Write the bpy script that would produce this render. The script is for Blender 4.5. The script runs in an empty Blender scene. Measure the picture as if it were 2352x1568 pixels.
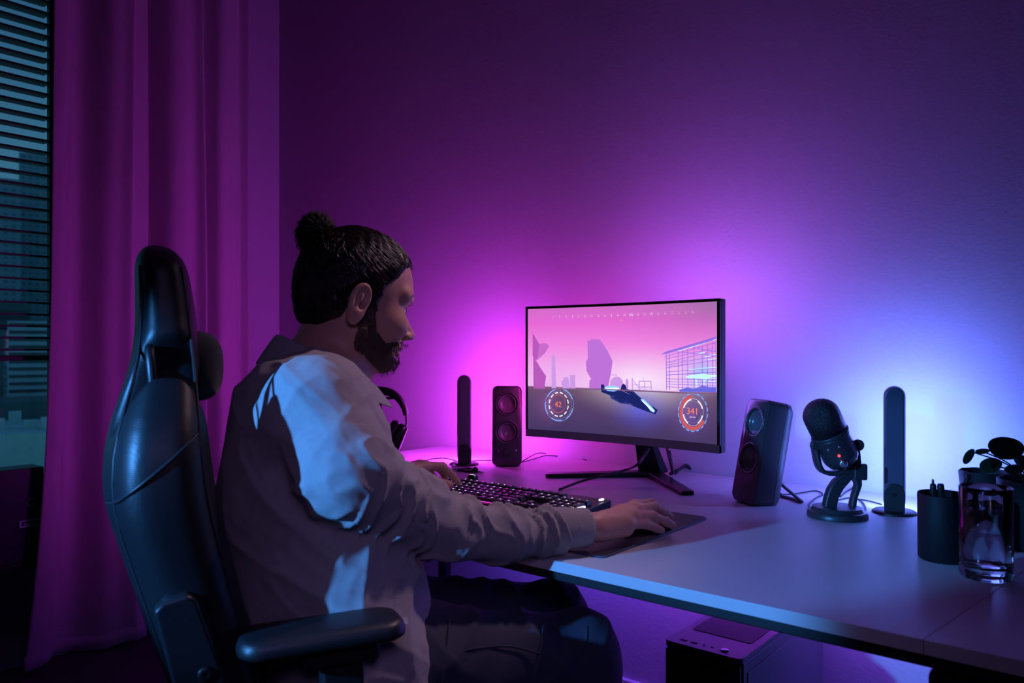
import bpy, math, random
import numpy as np
from mathutils import Vector, Matrix
random.seed(7); rng = np.random.default_rng(7)
S = bpy.context.scene
PI = math.pi

# ------------------------------------------------------------------ camera
CAM_Z = 1.09
FPX = 1791.0                                   # focal length in pixels of the 2352 px wide frame
RT = np.array([0.772, 0.6356, 0.0]); RT /= np.linalg.norm(RT)
FW = np.array([-RT[1], RT[0], 0.0])
cd = bpy.data.cameras.new('camera'); cam = bpy.data.objects.new('camera', cd)
S.collection.objects.link(cam); S.camera = cam
cam.location = (0, 0, CAM_Z)
cam.rotation_euler = (PI/2, 0, math.atan2(FW[1], FW[0]) - PI/2)
cd.sensor_width = 36; cd.lens = 36*FPX/2352; cd.shift_y = 16/2352
cd.clip_start = 0.05; cd.clip_end = 400
cd.dof.use_dof = True; cd.dof.focus_distance = 1.75; cd.dof.aperture_fstop = 5.6

# ------------------------------------------------------------------ colour management, world
S.view_settings.view_transform = 'Standard'; S.view_settings.look = 'None'
S.view_settings.gamma = 1; S.view_settings.exposure = 0; S.view_settings.use_curve_mapping = False
w = bpy.data.worlds.new('dusk_sky'); S.world = w; w.use_nodes = True
nt = w.node_tree; nt.nodes.clear()
wo = nt.nodes.new('ShaderNodeOutputWorld'); bg = nt.nodes.new('ShaderNodeBackground')
tc = nt.nodes.new('ShaderNodeTexCoord'); sx = nt.nodes.new('ShaderNodeSeparateXYZ'); cr = nt.nodes.new('ShaderNodeValToRGB')
nt.links.new(tc.outputs['Generated'], sx.inputs[0]); nt.links.new(sx.outputs['Z'], cr.inputs[0])
nt.links.new(cr.outputs[0], bg.inputs[0]); nt.links.new(bg.outputs[0], wo.inputs[0])
cr.color_ramp.elements[0].position = 0.02; cr.color_ramp.elements[0].color = (0.05, 0.20, 0.30, 1)
cr.color_ramp.elements[1].position = 0.42; cr.color_ramp.elements[1].color = (0.02, 0.085, 0.19, 1)
bg.inputs[1].default_value = 1.0

# ------------------------------------------------------------------ lamps without a housing in view, some added as fill
def lamp(name, kind, loc, aim, energy, color, **kw):
    ld = bpy.data.lights.new(name, kind); ld.energy = energy; ld.color = color
    for k, v in kw.items(): setattr(ld, k, v)
    o = bpy.data.objects.new(name, ld); S.collection.objects.link(o); o.location = loc
    if aim is not None:
        o.rotation_euler = (Vector(aim)-Vector(loc)).to_track_quat('-Z', 'Y').to_euler()
    return o
# blue focused lamp standing behind the man to the left of the camera
lamp('blue_spot_lamp', 'SPOT', (-1.22, -1.05, 1.36), (-0.725, 0.95, 0.81), 330, (0.07, 0.34, 1.0),
     spot_size=math.radians(19.5), spot_blend=0.5, shadow_soft_size=0.02)
# added soft mauve fill right of the camera, kept on man and desk
lamp('mauve_fill', 'SPOT', (0.55, -0.35, 1.75), (-0.80, 0.95, 0.72), 18, (0.52, 0.36, 1.0),
     spot_size=math.radians(42), spot_blend=0.9, shadow_soft_size=0.25)
# added unseen pink spot standing in for screen light on face and hands
lamp('pink_fill', 'SPOT', (-0.48, 1.86, 2.38), (-0.98, 0.98, 0.98), 42, (1.0, 0.62, 0.78),
     spot_size=math.radians(34), spot_blend=0.8, shadow_soft_size=0.05)

# ------------------------------------------------------------------ helpers
def W(px, py, Z):
    """world point seen at pixel (px, py) at depth Z metres"""
    return RT*((px-1176)/FPX*Z) + FW*Z + np.array([0, 0, CAM_Z-(py-800)/FPX*Z])
def C(r, Z, z): return RT*r + FW*Z + np.array([0, 0, z])
def onz(px, py, z):
    Z = FPX*(CAM_Z-z)/(py-800); return W(px, py, Z)
def ony(px, py, y):
    d = W(px, py, 1.0)-np.array([0, 0, CAM_Z]); t = y/d[1]
    return d*t+np.array([0, 0, CAM_Z])
def onx(px, py, x):
    d = W(px, py, 1.0)-np.array([0, 0, CAM_Z]); t = x/d[0]
    return d*t+np.array([0, 0, CAM_Z])

def mat(name, col, rough=0.5, metal=0.0, bump=None, emit=None, estr=1.0, spec=0.5, coat=0.0, sss=0.0, vary=None, sheen=0.0):
    m = bpy.data.materials.new(name); m.use_nodes = True
    n = m.node_tree.nodes; l = m.node_tree.links; p = n['Principled BSDF']
    p.inputs['Base Color'].default_value = (*col, 1); p.inputs['Roughness'].default_value = rough
    p.inputs['Metallic'].default_value = metal; p.inputs['Specular IOR Level'].default_value = spec
    p.inputs['Coat Weight'].default_value = coat; p.inputs['Sheen Weight'].default_value = sheen
    if sss:
        p.inputs['Subsurface Weight'].default_value = sss; p.inputs['Subsurface Radius'].default_value = (1, .35, .2)
        p.inputs['Subsurface Scale'].default_value = 0.006
    if emit is not None:
        p.inputs['Emission Color'].default_value = (*emit, 1); p.inputs['Emission Strength'].default_value = estr
    t = n.new('ShaderNodeTexCoord')
    if vary:                                       # (scale, second colour)
        nz = n.new('ShaderNodeTexNoise'); nz.inputs['Scale'].default_value = vary[0]; nz.inputs['Detail'].default_value = 5
        l.new(t.outputs['Object'], nz.inputs['Vector'])
        mx = n.new('ShaderNodeMix'); mx.data_type = 'RGBA'
        mx.inputs['A'].default_value = (*col, 1); mx.inputs['B'].default_value = (*vary[1], 1)
        l.new(nz.outputs['Fac'], mx.inputs['Factor']); l.new(mx.outputs['Result'], p.inputs['Base Color'])
    if bump:                                       # (kind, scale, strength, distance)
        k, sc, st, di = bump
        b = n.new('ShaderNodeBump'); b.inputs['Strength'].default_value = st; b.inputs['Distance'].default_value = di
        if k == 'noise':
            x = n.new('ShaderNodeTexNoise'); x.inputs['Scale'].default_value = sc; x.inputs['Detail'].default_value = 6
            l.new(t.outputs['Object'], x.inputs['Vector']); o = x.outputs['Fac']
        elif k == 'voronoi':
            x = n.new('ShaderNodeTexVoronoi'); x.inputs['Scale'].default_value = sc
            l.new(t.outputs['Object'], x.inputs['Vector']); o = x.outputs['Distance']
        elif k in ('weave', 'carbon'):
            a = n.new('ShaderNodeTexWave'); a.inputs['Scale'].default_value = sc; a.bands_direction = 'DIAGONAL' if k == 'carbon' else 'Z'
            c = n.new('ShaderNodeTexWave'); c.inputs['Scale'].default_value = sc*(0.5 if k == 'carbon' else 1); c.bands_direction = 'Z' if k == 'carbon' else 'X'
            l.new(t.outputs['Object'], a.inputs['Vector']); l.new(t.outputs['Object'], c.inputs['Vector'])
            mm = n.new('ShaderNodeMath'); mm.operation = 'ADD' if k == 'weave' else 'MULTIPLY'
            l.new(a.outputs['Fac'], mm.inputs[0]); l.new(c.outputs['Fac'], mm.inputs[1]); o = mm.outputs[0]
        l.new(o, b.inputs['Height']); l.new(b.outputs['Normal'], p.inputs['Normal'])
    return m
def emat(name, col, st=1.0):
    m = bpy.data.materials.new(name); m.use_nodes = True; n = m.node_tree.nodes; n.clear()
    e = n.new('ShaderNodeEmission'); e.inputs[0].default_value = (*col, 1); e.inputs[1].default_value = st
    o = n.new('ShaderNodeOutputMaterial'); m.node_tree.links.new(e.outputs[0], o.inputs[0]); return m

def mesh_obj(name, V, F, mats, parent=None, smooth=False, mi=None, world=False, bevel=0.0, subsurf=0, solid=0.0):
    V = np.asarray(V, dtype=float)
    if parent is not None and world:
        V = (np.c_[V, np.ones(len(V))] @ np.array(parent.matrix_basis.inverted()).T)[:, :3]
    me = bpy.data.meshes.new(name); me.from_pydata(V.tolist(), [], [tuple(f) for f in (F.tolist() if isinstance(F, np.ndarray) else F)])
    me.validate()
    for m in (mats if isinstance(mats, (list, tuple)) else [mats]): me.materials.append(m)
    if mi is not None and len(mi) == len(me.polygons): me.polygons.foreach_set('material_index', mi)
    if smooth: me.polygons.foreach_set('use_smooth', [True]*len(me.polygons))
    me.update()
    o = bpy.data.objects.new(name, me); S.collection.objects.link(o)
    if parent is not None: o.parent = parent
    if solid:
        md = o.modifiers.new('solid', 'SOLIDIFY'); md.thickness = solid
    if bevel:
        md = o.modifiers.new('bevel', 'BEVEL'); md.width = bevel; md.segments = 3; md.limit_method = 'ANGLE'; md.angle_limit = math.radians(40)
        if not smooth:
            me.polygons.foreach_set('use_smooth', [True]*len(me.polygons))
            w_ = o.modifiers.new('wn', 'WEIGHTED_NORMAL'); w_.keep_sharp = False
    if subsurf:
        md = o.modifiers.new('sub', 'SUBSURF'); md.levels = md.render_levels = subsurf
    return o
def tag(o, label=None, cat=None, group=None, kind=None):
    if label: o['label'] = label
    if cat: o['category'] = cat
    if group: o['group'] = group
    if kind: o['kind'] = kind
    return o
def thing(name, label, cat, loc, rz=0.0, group=None, M=None):
    o = bpy.data.objects.new(name, None); S.collection.objects.link(o); o.empty_display_size = 0.05
    if M is not None: o.matrix_basis = M
    else: o.location = Vector([float(v) for v in loc]); o.rotation_euler = (0, 0, rz)
    bpy.context.view_layer.update()
    return tag(o, label, cat, group)
def rotm(ax, a): return np.array(Matrix.Rotation(a, 3, ax))

class MB:
    def __init__(s): s.V = []; s.F = []; s.mi = []; s.m = 0; s.n = 0; s.T = None
    def add(s, V, F, m=None):
        V = np.asarray(V, float).reshape(-1, 3)
        if s.T is not None: V = V @ s.T[:3, :3].T + s.T[:3, 3]
        s.V.append(V); s.F += [tuple(int(i)+s.n for i in f) for f in F]; s.mi += [s.m if m is None else m]*len(F); s.n += len(V); return s
    def box(s, c, d, R=None, taper=1.0, m=None):
        x, y, z = [v/2 for v in d]
        V = np.array([[-x, -y, -z], [x, -y, -z], [x, y, -z], [-x, y, -z], [-x*taper, -y*taper, z], [x*taper, -y*taper, z], [x*taper, y*taper, z], [-x*taper, y*taper, z]])
        if R is not None: V = V @ R.T
        return s.add(V+np.array(c), [(3, 2, 1, 0), (4, 5, 6, 7), (0, 1, 5, 4), (1, 2, 6, 5), (2, 3, 7, 6), (3, 0, 4, 7)], m)
    def bx(s, a, b, m=None):
        a = np.array(a, float); b = np.array(b, float); return s.box((a+b)/2, np.abs(b-a), m=m)
    def loft(s, rings, cap=True, closed=True, m=None):
        n = len(rings[0]); V = np.concatenate([np.asarray(r, float) for r in rings]); F = []
        for i in range(len(rings)-1):
            for j in range(n if closed else n-1):
                k = (j+1) % n
                F.append((i*n+j, i*n+k, (i+1)*n+k, (i+1)*n+j))
        if cap and closed:
            F.append(tuple(range(n-1, -1, -1))); F.append(tuple((len(rings)-1)*n+j for j in range(n)))
        return s.add(V, F, m)
    def lathe(s, prof, n=32, c=(0, 0, 0), R=None, m=None, cap=True):
        rings = []
        for r, z in prof:
            a = np.arange(n)*2*PI/n
            P = np.c_[r*np.cos(a), r*np.sin(a), np.full(n, z)]
            if R is not None: P = P @ R.T
            rings.append(P+np.array(c))
        return s.loft(rings, cap=cap, m=m)
    def tube(s, pts, r, n=8, m=None, sm=True, closed=False):
        P = np.array(pts, float)
        if sm and len(P) > 2: P = spline(P, 6)
        rr = np.full(len(P), r) if np.isscalar(r) else np.interp(np.linspace(0, 1, len(P)), np.linspace(0, 1, len(r)), r)
        T = np.gradient(P, axis=0); T /= np.linalg.norm(T, axis=1)[:, None]+1e-12
        u = np.array([0, 0, 1.0]) if abs(T[0][2]) < .9 else np.array([1.0, 0, 0]); rings = []
        for i in range(len(P)):
            u = u-T[i]*np.dot(u, T[i]); u /= np.linalg.norm(u)+1e-12; v = np.cross(T[i], u)
            a = np.arange(n)*2*PI/n
            rings.append(P[i]+rr[i]*(np.cos(a)[:, None]*u+np.sin(a)[:, None]*v))
        return s.loft(rings, m=m)
    def ribbon(s, pts, wv, th, m=None):
        """flat strap along pts, width vector(s) wv, thickness th"""
        P = spline(np.array(pts, float), 6); T = np.gradient(P, axis=0); T /= np.linalg.norm(T, axis=1)[:, None]
        wv = np.array(wv, float); rings = []
        for i in range(len(P)):
            nrm = np.cross(T[i], wv); nrm /= np.linalg.norm(nrm)
            rings.append([P[i]+wv/2+nrm*th/2, P[i]-wv/2+nrm*th/2, P[i]-wv/2-nrm*th/2, P[i]+wv/2-nrm*th/2])
        return s.loft(rings, m=m)
    def prism(s, poly, a, b, axis=1, m=None):
        """2D polygon (list of pairs) extruded along axis between a and b"""
        n = len(poly); V = []
        for t in (a, b):
            for p in poly:
                q = list(p); q.insert(axis, t); V.append(q)
        F = [(i, (i+1) % n, n+(i+1) % n, n+i) for i in range(n)]+[tuple(range(n-1, -1, -1)), tuple(range(n, 2*n))]
        return s.add(V, F, m)
    def sphere(s, c, r, n=16, R=None, m=None):
        r = np.array([r]*3 if np.isscalar(r) else r, float); rings = []
        for i in range(n//2+1):
            t = PI*i/(n//2); t = min(max(t, 1e-3), PI-1e-3)
            a = np.arange(n)*2*PI/n
            P = np.c_[np.sin(t)*np.cos(a), np.sin(t)*np.sin(a), np.full(n, -math.cos(t))]*r
            if R is not None: P = P @ R.T
            rings.append(P+np.array(c))
        return s.loft(rings, m=m)
    def build(s, name, mats, parent=None, smooth=False, **kw):
        V = np.concatenate(s.V)
        return mesh_obj(name, V, s.F, mats, parent, smooth, mi=s.mi, **kw)

def spline(P, k=6):
    """Catmull-Rom through the points"""
    P = np.asarray(P, float); Q = np.vstack([2*P[0]-P[1], P, 2*P[-1]-P[-2]]); out = []
    for i in range(1, len(Q)-2):
        for t in np.arange(k)/k:
            a, b, c, d = Q[i-1], Q[i], Q[i+1], Q[i+2]
            out.append(0.5*((2*b)+(-a+c)*t+(2*a-5*b+4*c-d)*t*t+(-a+3*b-3*c+d)*t**3))
    out.append(P[-1]); return np.array(out)
def rrect(w_, h_, r, n=6):
    """rounded rectangle outline, centred"""
    out = []
    for cx, cy, a0 in ((w_/2-r, h_/2-r, 0), (-w_/2+r, h_/2-r, 90), (-w_/2+r, -h_/2+r, 180), (w_/2-r, -h_/2+r, 270)):
        for i in range(n+1):
            a = math.radians(a0+90*i/n); out.append((cx+r*math.cos(a), cy+r*math.sin(a)))
    return out
def text_mb(s, size, align='CENTER'):
    cu = bpy.data.curves.new('t', 'FONT'); cu.body = s; cu.size = size; cu.align_x = align; cu.align_y = 'CENTER'
    o = bpy.data.objects.new('t', cu); S.collection.objects.link(o)
    dg = bpy.context.evaluated_depsgraph_get(); me = bpy.data.meshes.new_from_object(o.evaluated_get(dg))
    V = [tuple(v.co) for v in me.vertices]; F = [tuple(p.vertices) for p in me.polygons]
    bpy.data.objects.remove(o); bpy.data.curves.remove(cu); bpy.data.meshes.remove(me)
    return np.array(V) if V else np.zeros((0, 3)), F

# ---- implicit surfaces (for the body, clothes and upholstery)
def surf_net(f, lo, hi, h):
    lo = np.array(lo, float); hi = np.array(hi, float); B = 6
    nb = np.ceil((hi-lo)/(h*B)).astype(int)+1; n = nb*B
    bi = np.stack(np.meshgrid(*[np.arange(k) for k in nb], indexing='ij'), -1).reshape(-1, 3)
    cen = lo+(bi*B+(B-1)/2)*h; dc = f(cen)
    Vv = np.repeat(np.repeat(np.repeat(dc.reshape(nb), B, 0), B, 1), B, 2).astype(np.float32)
    act = bi[np.abs(dc) < B*h*1.25]
    off = np.stack(np.meshgrid(*[np.arange(B)]*3, indexing='ij'), -1).reshape(-1, 3)
    for k in range(0, len(act), 2000):
        a = act[k:k+2000]; I = (a[:, None, :]*B+off[None]).reshape(-1, 3)
        d = f(lo+I*h); Vv[I[:, 0], I[:, 1], I[:, 2]] = d
    ins = Vv < 0
    c8 = [ins[i:n[0]-1+i, j:n[1]-1+j, k:n[2]-1+k] for i in (0, 1) for j in (0, 1) for k in (0, 1)]
    s_ = np.zeros(c8[0].shape, np.int8)
    for c in c8: s_ += c
    cells = np.argwhere((s_ > 0) & (s_ < 8)); del c8, s_
    corner = np.array([(i, j, k) for i in (0, 1) for j in (0, 1) for k in (0, 1)])
    cv = np.stack([Vv[cells[:, 0]+c[0], cells[:, 1]+c[1], cells[:, 2]+c[2]] for c in corner], 1)
    acc = np.zeros((len(cells), 3)); cnt = np.zeros(len(cells))
    for a in range(8):
        for b in range(a+1, 8):
            if np.abs(corner[a]-corner[b]).sum() == 1:
                x = (cv[:, a] < 0) != (cv[:, b] < 0); da = cv[x, a]; db = cv[x, b]; t = da/(da-db)
                acc[x] += corner[a]+(corner[b]-corner[a])*t[:, None]; cnt[x] += 1
    V = lo+(cells+acc/cnt[:, None])*h
    key = (cells[:, 0].astype(np.int64)*n[1]+cells[:, 1])*n[2]+cells[:, 2]
    def look(c):
        k = (c[:, 0].astype(np.int64)*n[1]+c[:, 1])*n[2]+c[:, 2]; i = np.searchsorted(key, k); i[i >= len(key)] = 0
        return i, key[i] == k
    F = []
    for ax in range(3):
        e = np.eye(3, dtype=int); u, v = e[(ax+1) % 3], e[(ax+2) % 3]
        sl0 = [slice(1, None)]*3; sl1 = [slice(1, None)]*3; sl0[ax] = slice(0, -1); sl1[ax] = slice(1, None)
        A = ins[tuple(sl0)]; Bq = ins[tuple(sl1)]
        E = np.argwhere(A != Bq); E_full = E+np.array([0 if i == ax else 1 for i in range(3)])
        up = A[E[:, 0], E[:, 1], E[:, 2]]
        q = []; ok = np.ones(len(E), bool)
        for d in (-u-v, -v, 0*u, -u):
            i, g = look(E_full+d); q.append(i); ok &= g
        q = np.stack(q, 1)[ok]; up = up[ok]; q[~up] = q[~up][:, ::-1]; F.append(q)
    return V, np.concatenate(F)
def smin(a, b, k):
    h = np.maximum(k-np.abs(a-b), 0)/k; return np.minimum(a, b)-h*h*k*0.25
def smax(a, b, k): return -smin(-a, -b, k)
def cap(p, a, b, ra, rb=None):
    rb = ra if rb is None else rb; a = np.asarray(a, float); b = np.asarray(b, float)
    ba = b-a; t = np.clip(((p-a)@ba)/(ba@ba+1e-12), 0, 1)
    return np.linalg.norm(p-a-t[:, None]*ba, axis=1)-(ra+(rb-ra)*t)
def ecap(p, a, b, ra, rb, ax, q):
    """capsule flattened: along unit axis ax the radius is q times the rest"""
    ax = np.asarray(ax, float); ax = ax/np.linalg.norm(ax); k = 1/q-1
    g = lambda v: v+np.outer(v@ax, ax)*k if v.ndim == 2 else v+ax*(v@ax)*k
    return cap(g(p), g(np.asarray(a, float)), g(np.asarray(b, float)), ra, rb)*min(1, q)
def ell(p, c, M, r):
    """ellipsoid; M rows = axes"""
    q = (p-np.asarray(c))@np.asarray(M).T/np.asarray(r); k = np.linalg.norm(q, axis=1)
    return (k-1)*min(r)
def vnoise(p, seed=0):
    p = np.asarray(p, float); i = np.floor(p).astype(np.int64); f = p-i; f = f*f*(3-2*f); out = 0
    for dx in (0, 1):
        for dy in (0, 1):
            for dz in (0, 1):
                h = (i[:, 0]+dx)*374761393+(i[:, 1]+dy)*668265263+(i[:, 2]+dz)*2147483647+seed*1274126177
                h = (h ^ (h >> 13))*1274126177; h = ((h ^ (h >> 16)) & 0xffff)/65535.0
                wgt = (f[:, 0] if dx else 1-f[:, 0])*(f[:, 1] if dy else 1-f[:, 1])*(f[:, 2] if dz else 1-f[:, 2])
                out = out+wgt*h
    return out*2-1
def normals(f, p, e=0.002):
    g = np.stack([f(p+np.eye(3)[i]*e)-f(p-np.eye(3)[i]*e) for i in range(3)], 1)
    return g/(np.linalg.norm(g, axis=1)[:, None]+1e-12)
# ------------------------------------------------------------------ palette
M_wall = mat('plaster_wall', (0.44, 0.42, 0.47), 0.85, bump=('noise', 120, 0.38, 0.0024))
M_dwall = mat('dark_wall', (0.10, 0.09, 0.11), .9)
M_ceil = mat('ceiling_paint', (0.16, 0.15, 0.17), 0.9)
M_floor = mat('dark_carpet', (0.06, 0.05, 0.06), 0.95, bump=('noise', 300, 0.5, 0.003))
M_trim = mat('white_trim', (0.6, 0.58, 0.62), 0.5)
M_blk = mat('black_plastic', (0.012, 0.012, 0.014), 0.42, spec=0.5)
M_blkm = mat('black_matte', (0.007, 0.007, 0.009), 0.6, spec=.25)
M_gloss = mat('black_gloss', (0.008, 0.008, 0.010), 0.12)
M_frame = mat('black_metal', (0.01, 0.01, 0.012), 0.4, metal=0.3)
M_steel = mat('brushed_steel', (0.55, 0.55, 0.6), 0.3, metal=1.0)
M_glass = bpy.data.materials.new('window_glass'); M_glass.use_nodes = True
_n = M_glass.node_tree.nodes; _l = M_glass.node_tree.links; _n.clear()
_t = _n.new('ShaderNodeBsdfTransparent'); _g = _n.new('ShaderNodeBsdfGlossy'); _g.inputs['Roughness'].default_value = 0.02
_x = _n.new('ShaderNodeMixShader'); _x.inputs[0].default_value = 0.05; _o = _n.new('ShaderNodeOutputMaterial')
_l.new(_t.outputs[0], _x.inputs[1]); _l.new(_g.outputs[0], _x.inputs[2]); _l.new(_x.outputs[0], _o.inputs[0])

# ------------------------------------------------------------------ room shell
XL, YB, XR, YF, ZC = -3.02, 2.03, 1.6, -2.2, 2.7
st = lambda o: tag(o, kind='structure')
WY0, WY1, WZ0, WZ1 = -0.2, 1.42, 0.37, 2.5          # window opening in the left wall
st(MB().bx((XL-.1, YF, -.08), (XR, YB+.1, 0)).build('floor', M_floor))
st(MB().bx((XL-.1, YF, ZC), (XR, YB+.1, ZC+.08)).build('ceiling', M_ceil))
st(MB().bx((XL-.12, YB, 0), (XR, YB+.12, ZC)).build('wall_back', M_wall))
wl = MB()
wl.bx((XL-.12, YF, 0), (XL, WY0, ZC)); wl.bx((XL-.12, WY1, 0), (XL, YB, ZC))
wl.bx((XL-.12, WY0, 0), (XL, WY1, WZ0)); wl.bx((XL-.12, WY0, WZ1), (XL, WY1, ZC))
st(wl.build('wall_left', M_wall))
st(MB().bx((XR, YF, 0), (XR+.1, YB+.1, ZC)).build('wall_right', M_dwall))
st(MB().bx((XL-.12, YF-.1, 0), (XR+.1, YF, ZC)).build('wall_front', M_dwall))
st(MB().bx((XL, YB-.016, 0), (XR, YB, .10)).build('baseboard_back', M_trim, bevel=.003))
st(MB().bx((XL, YF, 0), (XL+.016, YB-.016, .10)).build('baseboard_left', M_trim, bevel=.003))
wn = MB()
for y in (WY0+.02, 0.60, WY1-.02): wn.bx((XL-.09, y-.02, WZ0), (XL-.02, y+.02, WZ1))
for z in (WZ0+.02, WZ1-.02): wn.bx((XL-.09, WY0, z-.02), (XL-.02, WY1, z+.02))
wn_o = st(wn.build('window_1', M_frame, bevel=.004))
MB().bx((XL-.058, WY0, WZ0), (XL-.052, WY1, WZ1)).build('pane', M_glass, wn_o)
st(MB().bx((XL-.10, WY0, WZ0-.02), (XL+.10, 1.02, WZ0+.004)).bx((XL-.10, 1.02, WZ0-.02), (XL+.012, WY1, WZ0+.004)).build('trim_1', M_frame, bevel=.004))

# ------------------------------------------------------------------ venetian blind
BX = XL+0.03; BY1 = onx(108, 800, BX)[1]; BY0 = -0.15
bz = onx(60, 822, BX)[2]
bl = thing('window_blind', 'black horizontal slat blind half lowered in front of the window', 'blind', (BX, BY1, bz))
M_slat = mat('dark_slat', (0.012, 0.016, 0.018), 0.55)
sl = MB(); zz = 0.03
while bz+zz < 2.46:
    sl.box((0, (BY0-BY1)/2, zz), (0.060, BY1-BY0, 0.0065), R=rotm('Y', math.radians(3))); zz += 0.0402
sl.build('slats', M_slat, bl)
MB().box((0, (BY0-BY1)/2, 0), (0.05, BY1-BY0, 0.018)).build('bottom_rail', M_slat, bl, bevel=.003)
MB().box((0, (BY0-BY1)/2, 2.47-bz), (0.06, BY1-BY0, 0.05)).build('head_rail', M_slat, bl, bevel=.003)
for y in (-0.55, -1.0): MB().box((0.0255, y, (2.47-bz)/2), (0.0008, 0.012, 2.47-bz)).build('ladder_tape', M_slat, bl)
MB().bx((-.012, 0.004, -0.72), (.012, 0.022, 2.49-bz)).build('side_guide', M_slat, bl)

# ------------------------------------------------------------------ curtain
M_curt = mat('linen_curtain', (0.50, 0.42, 0.47), 0.9, bump=('weave', 700, 0.25, 0.0008), sheen=0.3)
# control points: pixel column at mid height, distance from the wall (valley small, ridge large), flare at the hem in metres
ctl = [(119, .125, -.105), (150, .115, -.08), (176, .045, -.06), (205, .04, -.04), (240, .13, -.02), (270, .15, -.01), (288, .155, .01), (293, .09, .01), (340, .075, 0),
       (352, .035, 0), (375, .13, 0), (400, .155, 0), (430, .145, 0), (447, .165, 0), (452, .07, 0), (466, .03, 0), (485, .03, 0), (498, .12, 0), (520, .135, 0), (540, .12, 0),
       (550, .06, 0), (561, .05, 0), (572, .085, 0), (577, .05, 0)]
cp = [(onx(p, 500, XL+.09)[1], XL+d, fl) for p, d, fl in ctl]
cp = spline(np.array(cp), 7); NZ = 60
Vc = []; Fc = []
for i in range(NZ+1):
    z = 0.02+(2.62-0.02)*i/NZ; k = 1-i/NZ
    for j, (y, x, fl) in enumerate(cp):
        amp = 1+0.25*k*math.sin(j*0.13+1)+0.10*math.sin(z*2.3+j*.05)
        yy = y+fl*k**2.4+0.008*math.sin(z*2.1+j*.07)*k
        Vc.append((XL+.02+(x-XL-.02)*amp, yy, z+(0.012*math.sin(j*.2) if i == 0 else 0)))
nc = len(cp)
for i in range(NZ):
    for j in range(nc-1): Fc.append((i*nc+j, i*nc+j+1, (i+1)*nc+j+1, (i+1)*nc+j))
cu_o = thing('curtain', 'floor-length linen curtain in soft folds, lit magenta, beside the window', 'curtain', (XL+.09, cp[0][0], 0.02))
mesh_obj('fabric', Vc, Fc, M_curt, cu_o, True, world=True, solid=.002)
hb = MB(); hb.add([(Vc[j][0]+.0025, Vc[j][1], Vc[j][2]+dz) for dz in (0.002, .05) for j in range(nc)], [(j, j+1, nc+j+1, nc+j) for j in range(nc-1)])
hb.build('hem', M_curt, cu_o, True, world=True, solid=.0015)

# ------------------------------------------------------------------ box file on the sill
bf = thing('box_file', 'black upright file box with a round finger ring and shiny clip on the window sill', 'box file', (XL+.055, 1.008, WZ0+.004), math.radians(0))
MB().bx((-.05, -.11, 0), (.05, .028, .315)).build('body', M_blk, bf, bevel=.004)
rg = MB(); a = np.linspace(0, 2*PI, 25); rg.tube(np.c_[np.full(25, .0515), -.013+.0125*np.cos(a), .20+.0125*np.sin(a)], .0016, 6, sm=False); rg.build('finger_ring', M_steel, bf, True)
cl = MB(); cl.bx((.050, -.050, .118), (.056, -.042, .142)); cl.bx((.050, -.050, .138), (.053, .020, .142)); cl.bx((.050, -.050, .118), (.053, .020, .1215)); cl.bx((.050, -.034, .122), (.052, .0, .130))
cl.build('clip', M_steel, bf, bevel=.001)
b2 = thing('storage_case', 'dark rounded case leaning on the window sill behind the file box', 'case', (XL+.045, 0.845, WZ0+.004))
MB().bx((-.04, -.10, 0), (.04, .045, .33)).build('body', M_blkm, b2, bevel=.02)
tb = MB(); tb.tube([(0, -.03, .33), (0, -.03, .345), (0, .0, .345), (0, .0, .33)], .002, 6); tb.build('handle', M_blk, b2, True)

# ------------------------------------------------------------------ city outside
def bmat(name, c): return mat(name, c, 0.9, vary=(3, tuple(v*.75 for v in c)))
M_b1 = bmat('tower_facade', (0.22, 0.36, 0.42)); M_b2 = bmat('dark_facade', (0.10, 0.17, 0.17)); M_b3 = bmat('pale_bands', (0.50, 0.66, 0.75)); M_b4 = bmat('flat_roof', (0.55, 0.75, 0.72))
M_bp = mat('tower_pattern', (0.22, 0.36, 0.42), 0.9); _n = M_bp.node_tree.nodes; _l = M_bp.node_tree.links
_b = _n.new('ShaderNodeTexBrick'); _b.offset = 0; _b.inputs['Scale'].default_value = 1.0; _b.inputs['Brick Width'].default_value = .62; _b.inputs['Row Height'].default_value = .55; _b.inputs['Mortar Size'].default_value = .16
_b.inputs['Color1'].default_value = (.12, .20, .25, 1); _b.inputs['Color2'].default_value = (.17, .27, .32, 1); _b.inputs['Mortar'].default_value = (.22, .36, .42, 1)
_tc = _n.new('ShaderNodeTexCoord'); _s = _n.new('ShaderNodeSeparateXYZ'); _c = _n.new('ShaderNodeCombineXYZ'); _l.new(_tc.outputs['Object'], _s.inputs[0]); _l.new(_s.outputs['Y'], _c.inputs['X']); _l.new(_s.outputs['Z'], _c.inputs['Y'])
_l.new(_c.outputs[0], _b.inputs['Vector']); _l.new(_b.outputs['Color'], _n['Principled BSDF'].inputs['Base Color'])
M_win = mat('dark_windows', (0.03, 0.06, 0.07), 0.3)
def outbox(name, label, X, p0, p1, ytop, ybot, m, depth, rows, cols, wz=.5, wy=.6, cat='building'):
    a = onx(p0, ytop, X); b = onx(p1, ytop, X); zt = a[2]; zb = onx(p0, ybot, X)[2]
    ym_ = (a[1]+b[1])/2; o = thing(name, label, cat, (X, ym_, zb), math.atan2(-ym_, -X)); W_ = b[1]-a[1]; H_ = zt-zb
    MB().bx((-depth, -W_/2, 0), (0, W_/2, H_)).build('facade', m, o)
    if rows:
        ph = H_/rows; pw = W_/cols
        for i in range(rows):
            for j in range(cols):
                MB().box((0.02, -W_/2+(j+.5)*pw, (i+.5)*ph), (0.1, pw*wy, ph*wz)).build('window_band' if cols == 1 else 'window', M_win, o)
    return o
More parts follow.
